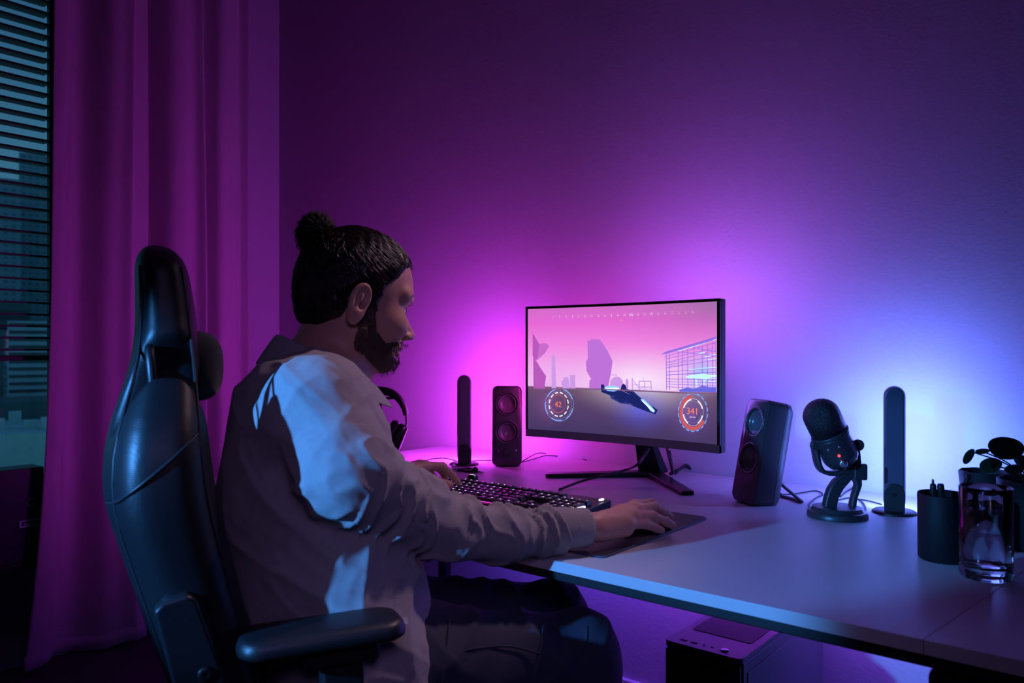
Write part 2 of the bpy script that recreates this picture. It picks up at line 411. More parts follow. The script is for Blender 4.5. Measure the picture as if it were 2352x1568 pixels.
outbox('office_tower', 'tall teal office tower rising behind the blind slats', -90, 46, 140, 346, 1000, M_bp, 20, 0, 0)
outbox('office_block', 'broad grey-blue block left of the tall tower outside the window', -80, -120, 45, 392, 1000, M_bp, 12, 0, 0)
outbox('parking_block', 'low green-grey block with a row of small openings seen through the blind', -70, -60, 66, 690, 750, M_b2, 8, 1, 22, .35, .4)
outbox('banded_building', 'building with pale horizontal bands below the raised blind', -62, 20, 150, 736, 925, M_b3, 7, 11, 1, .42, .94)
outbox('dark_tower', 'dark olive building at the far left below the blind', -63, -70, 6, 770, 925, M_b2, 5, 0, 0)
outbox('low_factory', 'long dark teal wall building beneath the banded building', -54, -100, 150, 928, 1000, M_b2, 6, 0, 0)
o_ = outbox('flat_roof_house', 'pale flat-roofed house with small rooftop boxes near the sill line', -45, -60, 140, 1004, 1120, M_b4, 10, 0, 0, cat='house')
for i in range(9):
    rb = MB(); rb.box((-2-rng.random()*5, -3.2+i*.75, 2.9+.1+rng.random()*.15), (1.2, .5+rng.random()*.2, .5+rng.random()*.3))
    zr = onx(50, 1004, -45)[2]-onx(50, 1120, -45)[2]
    for v in rb.V: v[:, 2] += zr-2.95
    rb.build('rooftop_box', M_b4, o_)
g = MB().bx((-200, -120, -9.2), (-35, 160, -9)).build('city_ground', mat('dark_street', (0.03, 0.05, 0.045), .9)); st(g)
# ------------------------------------------------------------------ desk
DZ = 0.74; DX0, DX1, DY0, DY1 = -1.98, 0.55, 1.038, 2.022
M_desk = mat('grey_desk_top', (0.58, 0.54, 0.58), 0.40, bump=('noise', 500, 0.08, 0.0005), vary=(9, (0.53, 0.49, 0.53)))
M_edge = mat('dark_desk_edge', (0.008, 0.008, 0.01), 0.5)
dk = thing('desk', 'long grey-topped desk with dark frame running along the back wall', 'desk', (-.7, 1.53, 0))
# seams as joints between three boards
def seam(a, b, y):
    t = (y-a[1])/(b[1]-a[1]); return a[0]+(b[0]-a[0])*t
s1 = (onz(1338, 1134, DZ), onz(1484, 1118, DZ)); s2 = (onz(2352, 1311.6, DZ), onz(2147, 1450, DZ))
xa0, xa1 = seam(*s1, DY0), seam(*s1, DY1); xb0, xb1 = seam(*s2, DY0), seam(*s2, DY1); g_ = .0005
for (l0, l1, r0, r1) in ((DX0, DX0, xa0-g_, xa1-g_), (xa0+g_, xa1+g_, xb0-g_, xb1-g_), (xb0+g_, xb1+g_, DX1, DX1)):
    MB().prism([(l0, DY0), (r0, DY0), (r1, DY1), (l1, DY1)], DZ-.018, DZ, axis=2).build('top_board', M_desk, dk, world=True, bevel=.0006)
MB().bx((DX0+.01, DY0+.010, DZ-.036), (DX1-.01, DY1-.01, DZ-.018)).build('underside_board', M_edge, dk, world=True, bevel=.002)
er = MB(); er.bx((DX0+.05, DY0+.40, DZ-.062), (DX1-.05, DY0+.44, DZ-.041)); er.bx((DX0+.05, DY1-.09, DZ-.075), (DX1-.05, DY1-.05, DZ-.041))
er.build('rail', M_frame, dk, world=True, bevel=.003)
for (x, y) in ((-1.90, 1.94), (-1.90, 1.10), (.42, 1.10), (.42, 1.94)):
    lg = MB(); lg.lathe([(.022, .012), (.022, .665)], 20, (x, y, 0)); lg.lathe([(.03, 0), (.03, .012)], 20, (x, y, 0)); lg.build('leg', M_frame, dk, True, world=True, bevel=.001)
# heavy black bracket at the right end of the frame
p = onz(2330, 1640, DZ-.05)
MB().bx((-.215, DY0+.02, .03), (-.12, DY0+.08, DZ-.041)).build('leg_bracket', M_frame, dk, world=True, bevel=.012)

# ------------------------------------------------------------------ LED strips
def strip(name, label, a, b, n, cols, st_, wid=.012, aim=(0, 1, 0), parent=None):
    """housing with n glowing cells facing aim; a, b end points"""
    a = np.array(a, float); b = np.array(b, float); aim = np.array(aim, float); aim /= np.linalg.norm(aim)
    t = (b-a)/np.linalg.norm(b-a); s_ = np.cross(t, aim); L = np.linalg.norm(b-a)/n; R = np.stack([t, aim, s_], 1)
    root = parent or thing(name, label, 'light strip', (a+b)/2)
    MB().box((a+b)/2-aim*.004, (np.linalg.norm(b-a), .006, wid+.004), R).build('strip_base' if parent is None else name, M_blk, root, world=True)
    for i in range(n):
        c = a+t*L*(i+.5); MB().box(c, (L*.98, .002, wid), R).build('led_segment', emat('led', cols[i], st_[i] if not np.isscalar(st_) else st_), root, world=True)
    return root
def lerp(stops, t):
    for (t0, c0), (t1, c1) in zip(stops, stops[1:]):
        if t <= t1:
            k = (t-t0)/(t1-t0); return tuple(c0[i]+(c1[i]-c0[i])*k for i in range(3))
    return stops[-1][1]
MAG = (1.0, .03, .62); VIO = (.50, .06, 1.0); BLU = (.10, .16, 1.0)
# under the desk
strip('under_desk_light_strip', 'thin glowing strip fixed beneath the rear of the desk top', (-1.7, 1.90, DZ-.082), (.35, 1.90, DZ-.082), 12,
      [lerp([(0, (.14, .06, .9)), (.25, (.18, .06, 1)), (.45, (.42, .06, .95)), (.6, (.20, .09, 1)), (.8, (.09, .10, 1)), (1, (.08, .11, 1))], (i+.5)/12) for i in range(12)], 85.0, .02, aim=(0, .6, -.8))

# ------------------------------------------------------------------ light bars
M_bar = mat('bar_housing', (0.09, 0.085, 0.13), 0.25)
def light_bar(label, base, face, colr, st_, H=.270):
    """upright capsule bar on a round foot; face = horizontal direction the light leaves"""
    rz = math.atan2(face[1], face[0])-PI/2
    o = thing('light_bar', label, 'light bar', (base[0], base[1], DZ), rz, 'upright light bars on the desk')
    w2 = .0215; z0 = .022
    def outline(k, zb=z0):
        r = w2*k; out = [(-r, zb), (r, zb)]
        for i in range(13):
            a_ = PI*i/12; out.append((r*math.cos(a_), H-w2+r*math.sin(a_)))
        return out
    m = MB()
    ol = outline(1.0); oi = outline(.82)
    ring = lambda P, y: [(x, y, z) for x, z in P]
    m.loft([ring(outline(.80), -.030), ring(outline(.97), -.022), ring(ol, -.010), ring(ol, .004)], cap=True)
    # bevel ridge on the back (facing the camera)
    m.build('housing', M_bar, o, bevel=.002)
    d = MB(); d.loft([ring(outline(.97), .0045), ring(outline(.97), .0105)]); d.build('diffuser', emat('diffuser', colr, st_), o)
    b = MB(); pl = [(-.020, 0)]+[( .020, 0)]+[(.020*math.cos(PI*i/10), .045+.020*math.sin(PI*i/10)) for i in range(11)]
    b.prism([(x, z) for x, z in pl], -.036, -.029, axis=1); b.build('bracket', M_blk, o, bevel=.002)
    MB().lathe([(.004, -.0385), (.004, -.036)], 12, (0, 0, .05), rotm('X', 0)).build('screw', M_steel, o) if False else None
    sc = MB(); sc.lathe([(.0042, 0), (.0034, .0015)], 12, (0, -.036, .042), rotm('X', PI/2)); sc.build('screw', M_blkm, o)
    f = MB(); f.lathe([(.044, 0), (.044, .003), (.040, .006), (.02, .0075)], 40, (0, -.012, 0)); f.build('foot', M_blk, o, True)
    return o
lb_r = onz(2051, 1177, DZ); lb_l = onz(1060, 1066, DZ)
light_bar('upright light bar glowing pale blue on the wall, right of the microphone', lb_r+np.array([0, .012, 0]), (-.233, .972), (.13, .21, 1.0), 140)
light_bar('upright light bar glowing pink on the wall, left of the left speaker', lb_l+np.array([0, .012, 0]), (-.70, .71), (.74, .05, 1.0), 200)
# ------------------------------------------------------------------ monitor
MO = np.array([-1.060, 1.885, DZ]); PY = 1.705-MO[1]
X0, X1, Z0, Z1 = -.2865, .2865, .107, .466
CURV = .22
def scy(x): return PY+.010-CURV*x*x        # the panel is gently curved: middle furthest from the viewer
mon = thing('monitor', 'wide curved black monitor showing a pink flying game, at the middle of the desk', 'monitor', MO)
def curved_box(m, x0, x1, z0, z1, f, b, n=24, mm=None):
    xs = np.linspace(x0, x1, n); rings = []
    for x in xs: rings.append([(x, scy(x)+f, z0), (x, scy(x)+b, z0), (x, scy(x)+b, z1), (x, scy(x)+f, z1)])
    m.loft(rings, m=mm)
M_bez = mat('bezel', (0.02, 0.019, 0.022), 0.35)
m = MB(); curved_box(m, X0, X1, Z0, Z1, .004, .030); m.build('back_shell', M_blk, mon, bevel=.003)
fr = MB(); curved_box(fr, X0, X1, Z1-.007, Z1, -.003, .0045); curved_box(fr, X0, X1, Z0, Z0+.020, -.003, .0045)
curved_box(fr, X0, X0+.006, Z0, Z1, -.003, .0045, 2); curved_box(fr, X1-.008, X1, Z0, Z1, -.003, .0045, 2)
fr.build('bezel', M_bez, mon, bevel=.001)
chn = MB(); curved_box(chn, X0+.001, X1-.001, Z0+.001, Z0+.0195, -.0036, -.0029); chn.build('lower_bezel', mat('lit_bezel', (.32, .28, .36), .5), mon)  # pale overlay: light falling on the lower bezel, put into its colour
sx0, sx1, sz0, sz1 = X0+.006, X1-.008, Z0+.020, Z1-.007
# screen picture: helper turning a position in a close-up of the photo (3.2x, origin 1200,670) into (x, z) on the panel
def sp(zx, zy):
    q = ony(1200+zx/3.2, 670+zy/3.2, 1.700); return q[0]-MO[0], q[2]-MO[2]
def screen_mat():
    m = bpy.data.materials.new('screen_picture'); m.use_nodes = True; n = m.node_tree.nodes; l = m.node_tree.links; n.clear()
    t = n.new('ShaderNodeTexCoord'); s_ = n.new('ShaderNodeSeparateXYZ'); l.new(t.outputs['Generated'], s_.inputs[0])
    r = n.new('ShaderNodeValToRGB'); l.new(s_.outputs['Z'], r.inputs[0])
    cs = [(0, (.060, .038, .13)), (.12, (.080, .046, .145)), (.25, (.11, .060, .15)), (.345, (.15, .075, .15)), (.355, (.20, .10, .19)), (.362, (.86, .50, .88)), (.50, (.88, .42, .86)), (.70, (.88, .24, .78)), (.88, (.80, .14, .68)), (1, (.66, .15, .60))]
    e = r.color_ramp.elements; e[0].position, e[0].color = 0, (*cs[0][1], 1); e[1].position, e[1].color = 1, (*cs[-1][1], 1)
    for p_, c in cs[1:-1]:
        q = e.new(p_); q.color = (*c, 1)
    # glow at the horizon to the right and greyer top right
    def gauss(cx, cz, rx, rz):
        mp = n.new('ShaderNodeMapping'); mp.inputs['Location'].default_value = (-cx/rx, 0, -cz/rz); mp.inputs['Scale'].default_value = (1/rx, 0, 1/rz)
        l.new(t.outputs['Generated'], mp.inputs['Vector']); g = n.new('ShaderNodeTexGradient'); g.gradient_type = 'QUADRATIC_SPHERE'
        l.new(mp.outputs['Vector'], g.inputs['Vector']); return g.outputs['Fac']
    col = r.outputs[0]
    for (cx, cz, rx, rz, c, k, md) in ((.62, .42, .45, .32, (1, .86, 1), .9, 'MIX'), (1.05, 1.0, .75, .45, (.30, .16, .36), .95, 'MIX'), (.62, .22, .22, .24, (.10, .12, .85), .8, 'MIX'), (.93, .50, .14, .22, (.25, .5, 1), .9, 'MIX'), (.115, .215, .13, .24, (.26, .08, .30), .7, 'MIX'), (.865, .20, .14, .26, (.20, .10, .45), .7, 'MIX')):
        f = gauss(cx, cz, rx, rz); mul = n.new('ShaderNodeMath'); mul.operation = 'MULTIPLY'; mul.inputs[1].default_value = k; l.new(f, mul.inputs[0])
        mx = n.new('ShaderNodeMix'); mx.data_type = 'RGBA'; l.new(mul.outputs[0], mx.inputs['Factor']); l.new(col, mx.inputs['A']); mx.inputs['B'].default_value = (*c, 1); col = mx.outputs['Result']
    em = n.new('ShaderNodeEmission'); em.inputs[1].default_value = 1.0; l.new(col, em.inputs[0])
    gl = n.new('ShaderNodeBsdfGlossy'); gl.inputs['Roughness'].default_value = .35; gl.inputs['Color'].default_value = (.02, .02, .02, 1)
    ad = n.new('ShaderNodeAddShader'); l.new(em.outputs[0], ad.inputs[0]); l.new(gl.outputs[0], ad.inputs[1])
    o = n.new('ShaderNodeOutputMaterial'); l.new(ad.outputs[0], o.inputs[0]); return m
sc = MB(); xs = np.linspace(sx0, sx1, 25)
sc.add([(x, scy(x), z) for z in (sz0, sz1) for x in xs], [(i, i+1, 26+i, 25+i) for i in range(24)])
scr = sc.build('screen', screen_mat(), mon, True)
LAYER = [0]
def flat(name, polys, col, st_=1.0, label=None):
    """shapes on the panel; polys in close-up coordinates"""
    LAYER[0] += 1; d = .0002+.00006*LAYER[0]; m = MB()
    for P in polys:
        Q = [sp(*q) for q in P]; Q = [(min(max(x, sx0), sx1), z) for x, z in Q]
        m.add([(x, scy(x)-d, z) for x, z in Q], [tuple(range(len(Q)))])
    o = m.build(name, emat(name+'_light', col, st_), scr)
    if label: o['label'] = label
    return o
def seg(a, b, w_):
    a = np.array(a, float); b = np.array(b, float); t = b-a; t /= np.linalg.norm(t)+1e-9; nrm = np.array([-t[1], t[0]])*w_/2
    return [tuple(a+nrm), tuple(b+nrm), tuple(b-nrm), tuple(a-nrm)]
flat('rock', [[(76, 300), (100, 345), (122, 385), (118, 440), (102, 505), (76, 470)], [(80, 470), (130, 560), (168, 620), (158, 690), (165, 712), (82, 712)]], (.48, .10, .50))
flat('rock', [[(122, 385), (150, 375), (175, 380), (188, 402), (160, 450), (104, 506), (116, 440)]], (.58, .15, .60))
flat('rock', [[(458, 362), (490, 348), (545, 348), (575, 390), (610, 445), (640, 510), (628, 600), (612, 680), (606, 712), (470, 712), (472, 655), (484, 640), (450, 580), (448, 510), (460, 490)]], (.52, .17, .70))
for PP in ([[(206, 465), (229, 465), (238, 712), (206, 712)], [(272, 660), (290, 640), (290, 628), (322, 628), (330, 680), (330, 712), (280, 712)], [(334, 612), (370, 612), (372, 712), (334, 712)],
                 [(626, 650), (650, 628), (690, 626), (716, 655), (716, 712), (620, 712)], [(736, 650), (748, 636), (758, 655), (758, 712), (736, 712)],
                 seg((622, 612), (670, 612), 5), seg((668, 608), (668, 632), 5), seg((785, 635), (788, 720), 8), seg((785, 640), (838, 712), 5), seg((838, 655), (838, 724), 8), seg((838, 658), (930, 658), 7), seg((926, 655), (930, 724), 7),
                 seg((868, 628), (868, 660), 4), seg((880, 660), (882, 724), 7), seg((790, 680), (838, 684), 4), seg((840, 700), (926, 702), 6), seg((880, 690), (838, 724), 4)]): flat('factory_piece', [PP], (.62, .32, .80))
flat('ground', [[(90, 708), (560, 712), (1190, 738), (1436, 738), (1436, 752), (1190, 748), (560, 722), (90, 716)]], (.22, .10, .24))
rw = []
for x, t_ in ((1043, 455), (1068, 450), (1134, 436), (1166, 430), (1208, 420), (1256, 408), (1320, 395), (1360, 386), (1400, 374), (1426, 366)): rw.append(seg((x, t_), (x+2, 722), 5))
for i, (a, b) in enumerate(((455, 330), (478, 372), (492, 410), (520, 430), (540, 470), (560, 500), (590, 560), (612, 590), (640, 645), (660, 668), (678, 690), (698, 712))): rw.append(seg((1030 if i < 2 else 1043, a), (1430, b), 6 if i in (0, 7) else 4))
rw += [[(1000, 462), (1045, 438), (1426, 332), (1426, 352), (1045, 455)], seg((1134, 440), (1430, 470), 4), seg((1256, 410), (1430, 440), 5), seg((1068, 520), (1208, 500), 3), seg((1068, 548), (1208, 528), 3)]
flat('ruined_building', rw, (.30, .16, .80))
flat('building_glow', [[(1190, 622), (1230, 612), (1290, 606), (1330, 600), (1380, 612), (1429, 610), (1429, 624), (1380, 630), (1340, 655), (1318, 640), (1260, 634), (1210, 634)], seg((1215, 574), (1300, 568), 9), seg((1300, 562), (1428, 556), 5), seg((1272, 632), (1276, 700), 10), seg((1332, 640), (1336, 690), 6), seg((1286, 458), (1340, 446), 9), seg((1340, 480), (1424, 460), 5), seg((1360, 500), (1428, 490), 4), seg((1134, 436), (1426, 350), 4), seg((1370, 640), (1430, 636), 3), seg((1360, 660), (1430, 655), 3)], (.45, .85, 1.0), 1.3)
flat('rubble', [[(1140, 722), (1200, 705), (1260, 712), (1320, 690), (1380, 700), (1430, 700), (1432, 738), (1150, 735)]], (.14, .14, .75))
# hover craft
flat('craft', [[(556, 682), (580, 682), (582, 700), (700, 722), (708, 690), (722, 674), (740, 690), (745, 712), (800, 735), (850, 780), (980, 870), (960, 902), (880, 875), (760, 828), (700, 822), (630, 785), (622, 762), (560, 738)]], (.012, .018, .14))
flat('craft_hull', [[(622, 762), (700, 770), (760, 826), (700, 822), (632, 786)], [(745, 712), (800, 735), (848, 778), (790, 775), (720, 735)]], (.03, .04, .24))
flat('craft_edge', [seg((700, 722), (850, 790), 3), seg((822, 752), (834, 732), 3), seg((760, 820), (880, 872), 2)], (.35, .22, .45))
for PP in ([[(580, 705), (600, 694), (650, 690), (690, 702), (694, 722), (650, 734), (600, 728)], [(850, 788), (875, 792), (930, 840), (960, 876), (948, 890), (900, 862), (860, 815)]]): flat('engine_glow', [PP], (.20, .45, 1.0), 1.5)
for PP in (seg((592, 714), (686, 712), 10), seg((864, 802), (948, 880), 8)): flat('engine_core', [PP], (.75, .95, 1.0), 2.2)
# gauges
def arc(cx, cy, rx, ry, a0, a1, w_, n=20, sk=0.0):
    out = []; A = [math.radians(a0+(a1-a0)*i/n) for i in range(n+1)]
    f = lambda a_, k: (cx+(rx*k)*math.cos(a_)+sk*math.sin(a_), cy-(ry*k)*math.sin(a_))
    for i in range(n):
        k = 1-w_/rx; out.append([f(A[i], 1), f(A[i+1], 1), f(A[i+1], k), f(A[i], k)])
    return out
P = []
for a0, a1 in ((100, 150), (20, 75), (170, 215), (235, 280), (300, 345)): P += arc(262, 830, 100, 122, a0, a1, 7)
P += arc(262, 830, 100, 122, 0, 360, 2, 60); flat('gauge_ring', P, (.25, .42, 1.0), 1.0)
P = []
for i in range(12): P += arc(258, 828, 70, 92, i*30+4, i*30+24, 7, 4)
flat('gauge_ring', P, (.85, .82, 1.0), 1.1)
P = arc(254, 824, 52, 66, 0, 360, 1.6, 48)+arc(254, 824, 54, 68, 230, 320, 3, 12)+arc(254, 824, 54, 68, 60, 110, 3, 8); flat('gauge_ring', P, (.75, .12, .18))
P = []
for i in range(60): P += arc(264, 830, 84, 107, i*6, i*6+1.5, 5, 1)
flat('gauge_ticks', P, (.4, .3, .7))
P = arc(1250, 886, 104, 132, 95, 330, 22, 60)
flat('gauge_ring', P, (.62, .10, .12))
P = []
for i in range(18): P += arc(1250, 886, 116, 144, i*20+3, i*20+15, 6, 4)
flat('gauge_ring', P+arc(1250, 886, 110, 137, 0, 360, 2, 60), (.20, .40, .95))
P = []
for a0, a1 in ((100, 160), (15, 60), (190, 240), (300, 345)): P += arc(1250, 884, 80, 100, a0, a1, 9)
flat('gauge_ring', P+arc(1250, 884, 80, 100, 0, 360, 1.5, 60), (.85, .88, 1.0), 1.1)
P = []
for i in range(40): P += arc(1250, 884, 64, 82, i*9, i*9+1.6, 3, 1)
flat('gauge_ticks', P, (.6, .5, .8))
def stext(name, s_, zx, zy, size, col, st_=1.0, sx_=1.0):
    LAYER[0] += 1; V, F = text_mb(s_, 1.0); x0, z0 = sp(zx, zy); k = abs(sp(zx, zy+10)[1]-z0)/10*size
    V = [(x0+v[0]*k*sx_, z0+v[1]*k) for v in V]
    return mesh_obj(name, [(x, scy(x)-.0002-.00006*LAYER[0], z) for x, z in V], F, emat(name+'_light', col, st_), scr)
stext('gauge_number', '42', 254, 830, 58, (1.0, .22, .10), 1.1)
stext('gauge_number', '341', 1246, 880, 70, (1.0, .22, .10), 1.1)
stext('gauge_caption', 'parsec', 1248, 920, 20, (.9, .8, 1.0))
lbl = [(220, '45'), (265, '60'), (311, '75'), (356, 'E'), (398, '105'), (445, '120'), (491, '135'), (540, '150'), (588, '165'), (635, 'S'), (684, '195'), (733, '210'), (783, 'SW'), (833, '240'), (884, '255'), (935, 'W'), (987, '285'), (1038, '300'), (1091, '315'), (1144, '330'), (1197, '345'), (1250, 'N')]
tk = []; LAYER[0] += 1
for i, (x, s_) in enumerate(lbl):
    y = 190-(x-220)*.034; big = s_ in 'ESWN'; fade = max(.25, 1-abs(x-735)/560)
    c = tuple(.9*fade+b*(1-fade) for b in (.75, .25, .68)); stext('compass_mark', s_, x, y-1, 24 if big else 13, c)
    tk.append(seg((x, y-18), (x, y-11), 2))
    for j in range(1, 5): tk.append(seg((x+j*10, y-16), (x+j*10, y-13), 1))
flat('compass_ticks', tk, (.92, .6, .9))
flat('compass_pointer', [[(700, 216), (708, 195), (716, 216), (708, 208)]], (1.0, .30, .12))
# stand
nk = MB(); nk.loft([[(-.036, -.008, .012), (.036, -.008, .012), (.036, .034, .012), (-.036, .034, .012)], [(-.026, -.045, .10), (.026, -.045, .10), (.026, -.018, .10), (-.026, -.018, .10)],
         [(-.024, -.085, .19), (.024, -.085, .19), (.024, -.060, .19), (-.024, -.060, .19)], [(-.024, -.105, .29), (.024, -.105, .29), (.024, -.085, .29), (-.024, -.085, .29)]])
nk.build('neck', M_frame, mon, bevel=.003)
MB().bx((-.04, PY+.03, .21), (.04, -.088, .29)).build('neck_mount', M_blk, mon, bevel=.004)
for tip in ((-.217, -.19), (.204, -.185)):
    a = np.array([0, .008]); b = np.array(tip); t = (b-a)/np.linalg.norm(b-a); nr = np.array([-t[1], t[0]]); wa, wb = .022, .015
    q = [a-t*.02+nr*wa, a-t*.02-nr*wa, b-nr*wb, b+nr*wb]
    f_ = MB(); f_.loft([[(x, y, 0) for x, y in q], [(x, y, .016) for x, y in q[:2]]+[(x, y, .011) for x, y in q[2:]]]); f_.build('foot_arm', M_frame, mon, bevel=.003)
# LED strip on the back of the monitor (three sides)
strip('backlight_strip', '', MO+np.array([-.24, PY+.062, .43]), MO+np.array([.24, PY+.062, .43]), 8,
      [lerp([(0, (.95, .03, .75)), (.5, (.62, .07, 1)), (1, (.44, .15, 1))], (i+.5)/8) for i in range(8)], [18, 25, 42, 75, 120, 165, 200, 200], .014, aim=(.10, .62, .78), parent=mon)
strip('backlight_strip', '', MO+np.array([-.255, PY+.058, .16]), MO+np.array([-.255, PY+.058, .42]), 3, [(1, .03, .62)]*3, 75, .012, aim=(-.5, .85, 0), parent=mon)
strip('backlight_strip', '', MO+np.array([.255, PY+.058, .16]), MO+np.array([.255, PY+.058, .42]), 3, [(.30, .12, 1)]*3, 70, .012, aim=(.5, .85, 0), parent=mon)
# ------------------------------------------------------------------ speakers
M_spk = mat('speaker_plastic', (0.036, 0.034, 0.042), 0.34)
M_cone = mat('speaker_cone', (0.10, 0.09, 0.11), 0.25)
def speaker(label, base, nrm, lean, knob, scale=1.0):
    rz = math.atan2(nrm[1], nrm[0])+PI/2         # local -Y is the front
    M = Matrix.Translation(Vector(base)) @ Matrix.Rotation(rz, 4, 'Z')
    o = thing('desk_speaker', label, 'speaker', base, M=M, group='desk speakers beside the monitor')
    Hh, Wd, Dp = .236, .089, .066
    R = rotm('X', -lean)
    def T(P): P = np.asarray(P, float)@R.T; P[:, 2] += .004; return P
    m = MB(); rings = []
    for y, k in ((0, .965), (.002, .985), (.005, 1.0), (.047, 1.0), (.0475, .985), (.049, .985), (.0495, 1.0), (Dp-.006, .99), (Dp, .93)):
        out = rrect(Wd*k, Hh*k+.0, .016, 5); rings.append(T([(x, y, z+Hh/2) for x, z in out]))
    m.loft(rings[::-1]); cab = m.build('cabinet', M_spk, o, True)
    cut = MB(); Rr = R@rotm('X', PI/2)
    for zc in (.183, .100): cut.lathe([(.0300, -.016), (.0300, .02)], 48, T([(0, 0, zc)])[0], Rr)
    co = cut.build('cutter', M_spk, o); bm_ = cab.modifiers.new('b', 'BOOLEAN'); bm_.operation = 'DIFFERENCE'; bm_.solver = 'EXACT'; bm_.object = co
    dg = bpy.context.evaluated_depsgraph_get(); nm = bpy.data.meshes.new_from_object(cab.evaluated_get(dg)); cab.modifiers.clear(); cab.data = nm; bpy.data.objects.remove(co)
    cab.modifiers.new('e', 'EDGE_SPLIT').split_angle = math.radians(50)
    for i, zc in enumerate((.183, .100)):
        d = MB(); c = T([(0, 0, zc)])[0]; Rr = R@rotm('X', PI/2)
        d.lathe([(.0365, .0), (.0362, .0016), (.0325, .0022), (.0303, .0008), (.0290, -.004), (.0285, -.007)], 48, c, Rr, cap=False)
        d.build('driver_ring', M_spk, o, True)
        d = MB(); d.lathe([(.0285, -.006), (.0272, -.002), (.0250, -.002), (.0236, -.006), (.0190, -.0100), (.012, -.0125), (.0001, -.0135)], 48, c, Rr, cap=False)
        d.build('driver_cone', M_cone, o, True)
        d = MB(); d.lathe([(.029, -.0145), (.0001, -.0150)], 32, c, Rr, cap=False); d.build('driver_back', M_blkm, o)
    if knob:
        k = MB(); k.lathe([(.0125, .0), (.0125, .010), (.0115, .012)], 32, T([(-.0, 0, .038)])[0], R@rotm('X', PI/2)); k.build('volume_knob', M_blk, o, True, bevel=.0008)
        for x in (-.025, .027):
            k = MB(); k.lathe([(.0026, 0), (.0022, .0006)], 12, T([(x, 0, .045)])[0], R@rotm('X', PI/2)); k.build('front_jack', M_steel, o, True)
    lg = MB()
    for s_ in (-1, 1):
        lg.ribbon([T([(s_*.030, Dp-.006, .075)])[0], T([(s_*.030, Dp+.002, .060)])[0], (s_*.034, Dp+.050, .018), (s_*.034, Dp+.068, .004)], (.010, 0, 0), .005)
    lg.ribbon([(-.036, Dp+.066, .004), (0, Dp+.070, .004), (.036, Dp+.066, .004)], (0, .010, 0), .005)
    lg.build('rear_stand', M_spk, o, True)
    return o
v = -RT*0.06-FW; speaker('black two-driver desk speaker with a knob, left of the monitor', onz(1164, 1073, DZ), (-RT*.02-FW)[:2], math.radians(5), True)
b_r = onz(1699, 1163, DZ)+RT*.020*.259-FW*.0
n_r = (-RT*.955-FW*.29)
w_r = np.array([n_r[1], -n_r[0], 0])
speaker('black two-driver desk speaker tilted back and turned left, beside the microphone', onz(1703, 1157, DZ), n_r[:2], math.radians(11), False)

# ------------------------------------------------------------------ microphone
M_mic = mat('mic_metal', (0.04, 0.04, 0.048), 0.38, metal=0.2); M_mesh = mat('mic_grille', (0.03, 0.03, 0.034), 0.45, metal=0.5, bump=('voronoi', 520, 1.0, 0.0012))
mb_ = onz(1923, 1186, DZ)
mic = thing('microphone', 'black desktop microphone tilted on a round weighted stand, with a small red light', 'microphone', mb_, math.atan2(RT[1], RT[0]))
# local frame: x = right in view, y = away, z up
m = MB(); m.lathe([(.0595, 0), (.0595, .007), (.056, .013), (.052, .0135), (.048, .021), (.044, .022), (.0001, .0225)], 56); m.build('base', M_mic, mic, True, bevel=.0004)
def ml(px, py, dy=0.0):
    Z = 1.56+dy; return np.array([(px-1923)/FPX*Z, dy, (1186-py)/FPX*1.575])
arm = MB()
arm.loft([[p_+np.array([sx_*w__, sy_*.011, 0]) for sx_, sy_ in ((-1, -1), (1, -1), (1, 1), (-1, 1))] for p_, w__ in
          [(ml(1903, 1166), .013), (ml(1908, 1140), .013), (ml(1918, 1118), .015), (ml(1932, 1100), .017), (ml(1950, 1085), .016), (ml(1962, 1068), .012), (ml(1968, 1052), .008)]])
arm.build('stand_arm', M_mic, mic, bevel=.004)
a2 = MB(); a2.loft([[p_+np.array([sx_*w__, sy_*.010, 0]) for sx_, sy_ in ((-1, -1), (1, -1), (1, 1), (-1, 1))] for p_, w__ in
          [(ml(1957, 1172), .006), (ml(1961, 1145), .005), (ml(1972, 1110), .006), (ml(1966, 1085), .010), (ml(1957, 1072), .014)]])
a2.build('stand_arm', M_mic, mic, bevel=.003)
# yoke
yk = MB(); yk.ribbon([ml(1868, 1014), ml(1872, 1040), ml(1878, 1066), ml(1890, 1080), ml(1912, 1083), ml(1935, 1078), ml(1955, 1080), ml(1968, 1068), ml(1968, 1045), ml(1965, 1014)], (0, .026, 0), .008)
yk.build('yoke', M_mic, mic, True)
rk = MB(); rk.box(ml(1972, 1078, -.012), (.028, .012, .034)); rk.build('yoke_hook', M_mic, mic, bevel=.004)
for px in (1866, 1966):
    k = MB(); k.lathe([(.012, 0), (.012, .007), (.010, .009)], 28, ml(px, 1015, -.010), rotm('X', PI/2) @ rotm('Y', .0)); k.build('pivot_knob', M_mic, mic, True, bevel=.001)
axv = ml(1880, 945)-ml(1940, 1062, 0); axv[1] = -.012; Lm = np.linalg.norm(axv); axv /= Lm
Q = np.array(Vector((0, 0, 1)).rotation_difference(Vector(axv)).to_matrix()); bb = ml(1938, 1060, -.002)
r_ = .0365
b_ = MB(); b_.lathe([(.0001, -.004), (.020, -.003), (.029, .002), (r_-.002, .012), (r_, .02), (r_, .062), (r_+.001, .064), (r_+.001, .068)], 48, bb, Q); b_.build('body', M_mic, mic, True)
rg = MB(); rg.lathe([(r_+.0015, .0675), (r_+.0022, .069), (r_+.0022, .073), (r_+.001, .075)], 48, bb, Q); rg.build('collar_ring', M_mic, mic, True)
gr = MB(); gr.lathe([(r_+.0, .075), (r_+.0008, .108)]+[((r_+.0008)*math.cos(t), .113+(r_-.001)*math.sin(t)) for t in np.linspace(0, PI/2*.98, 9)], 48, bb, Q); gr.build('grille', M_mesh, mic, True)
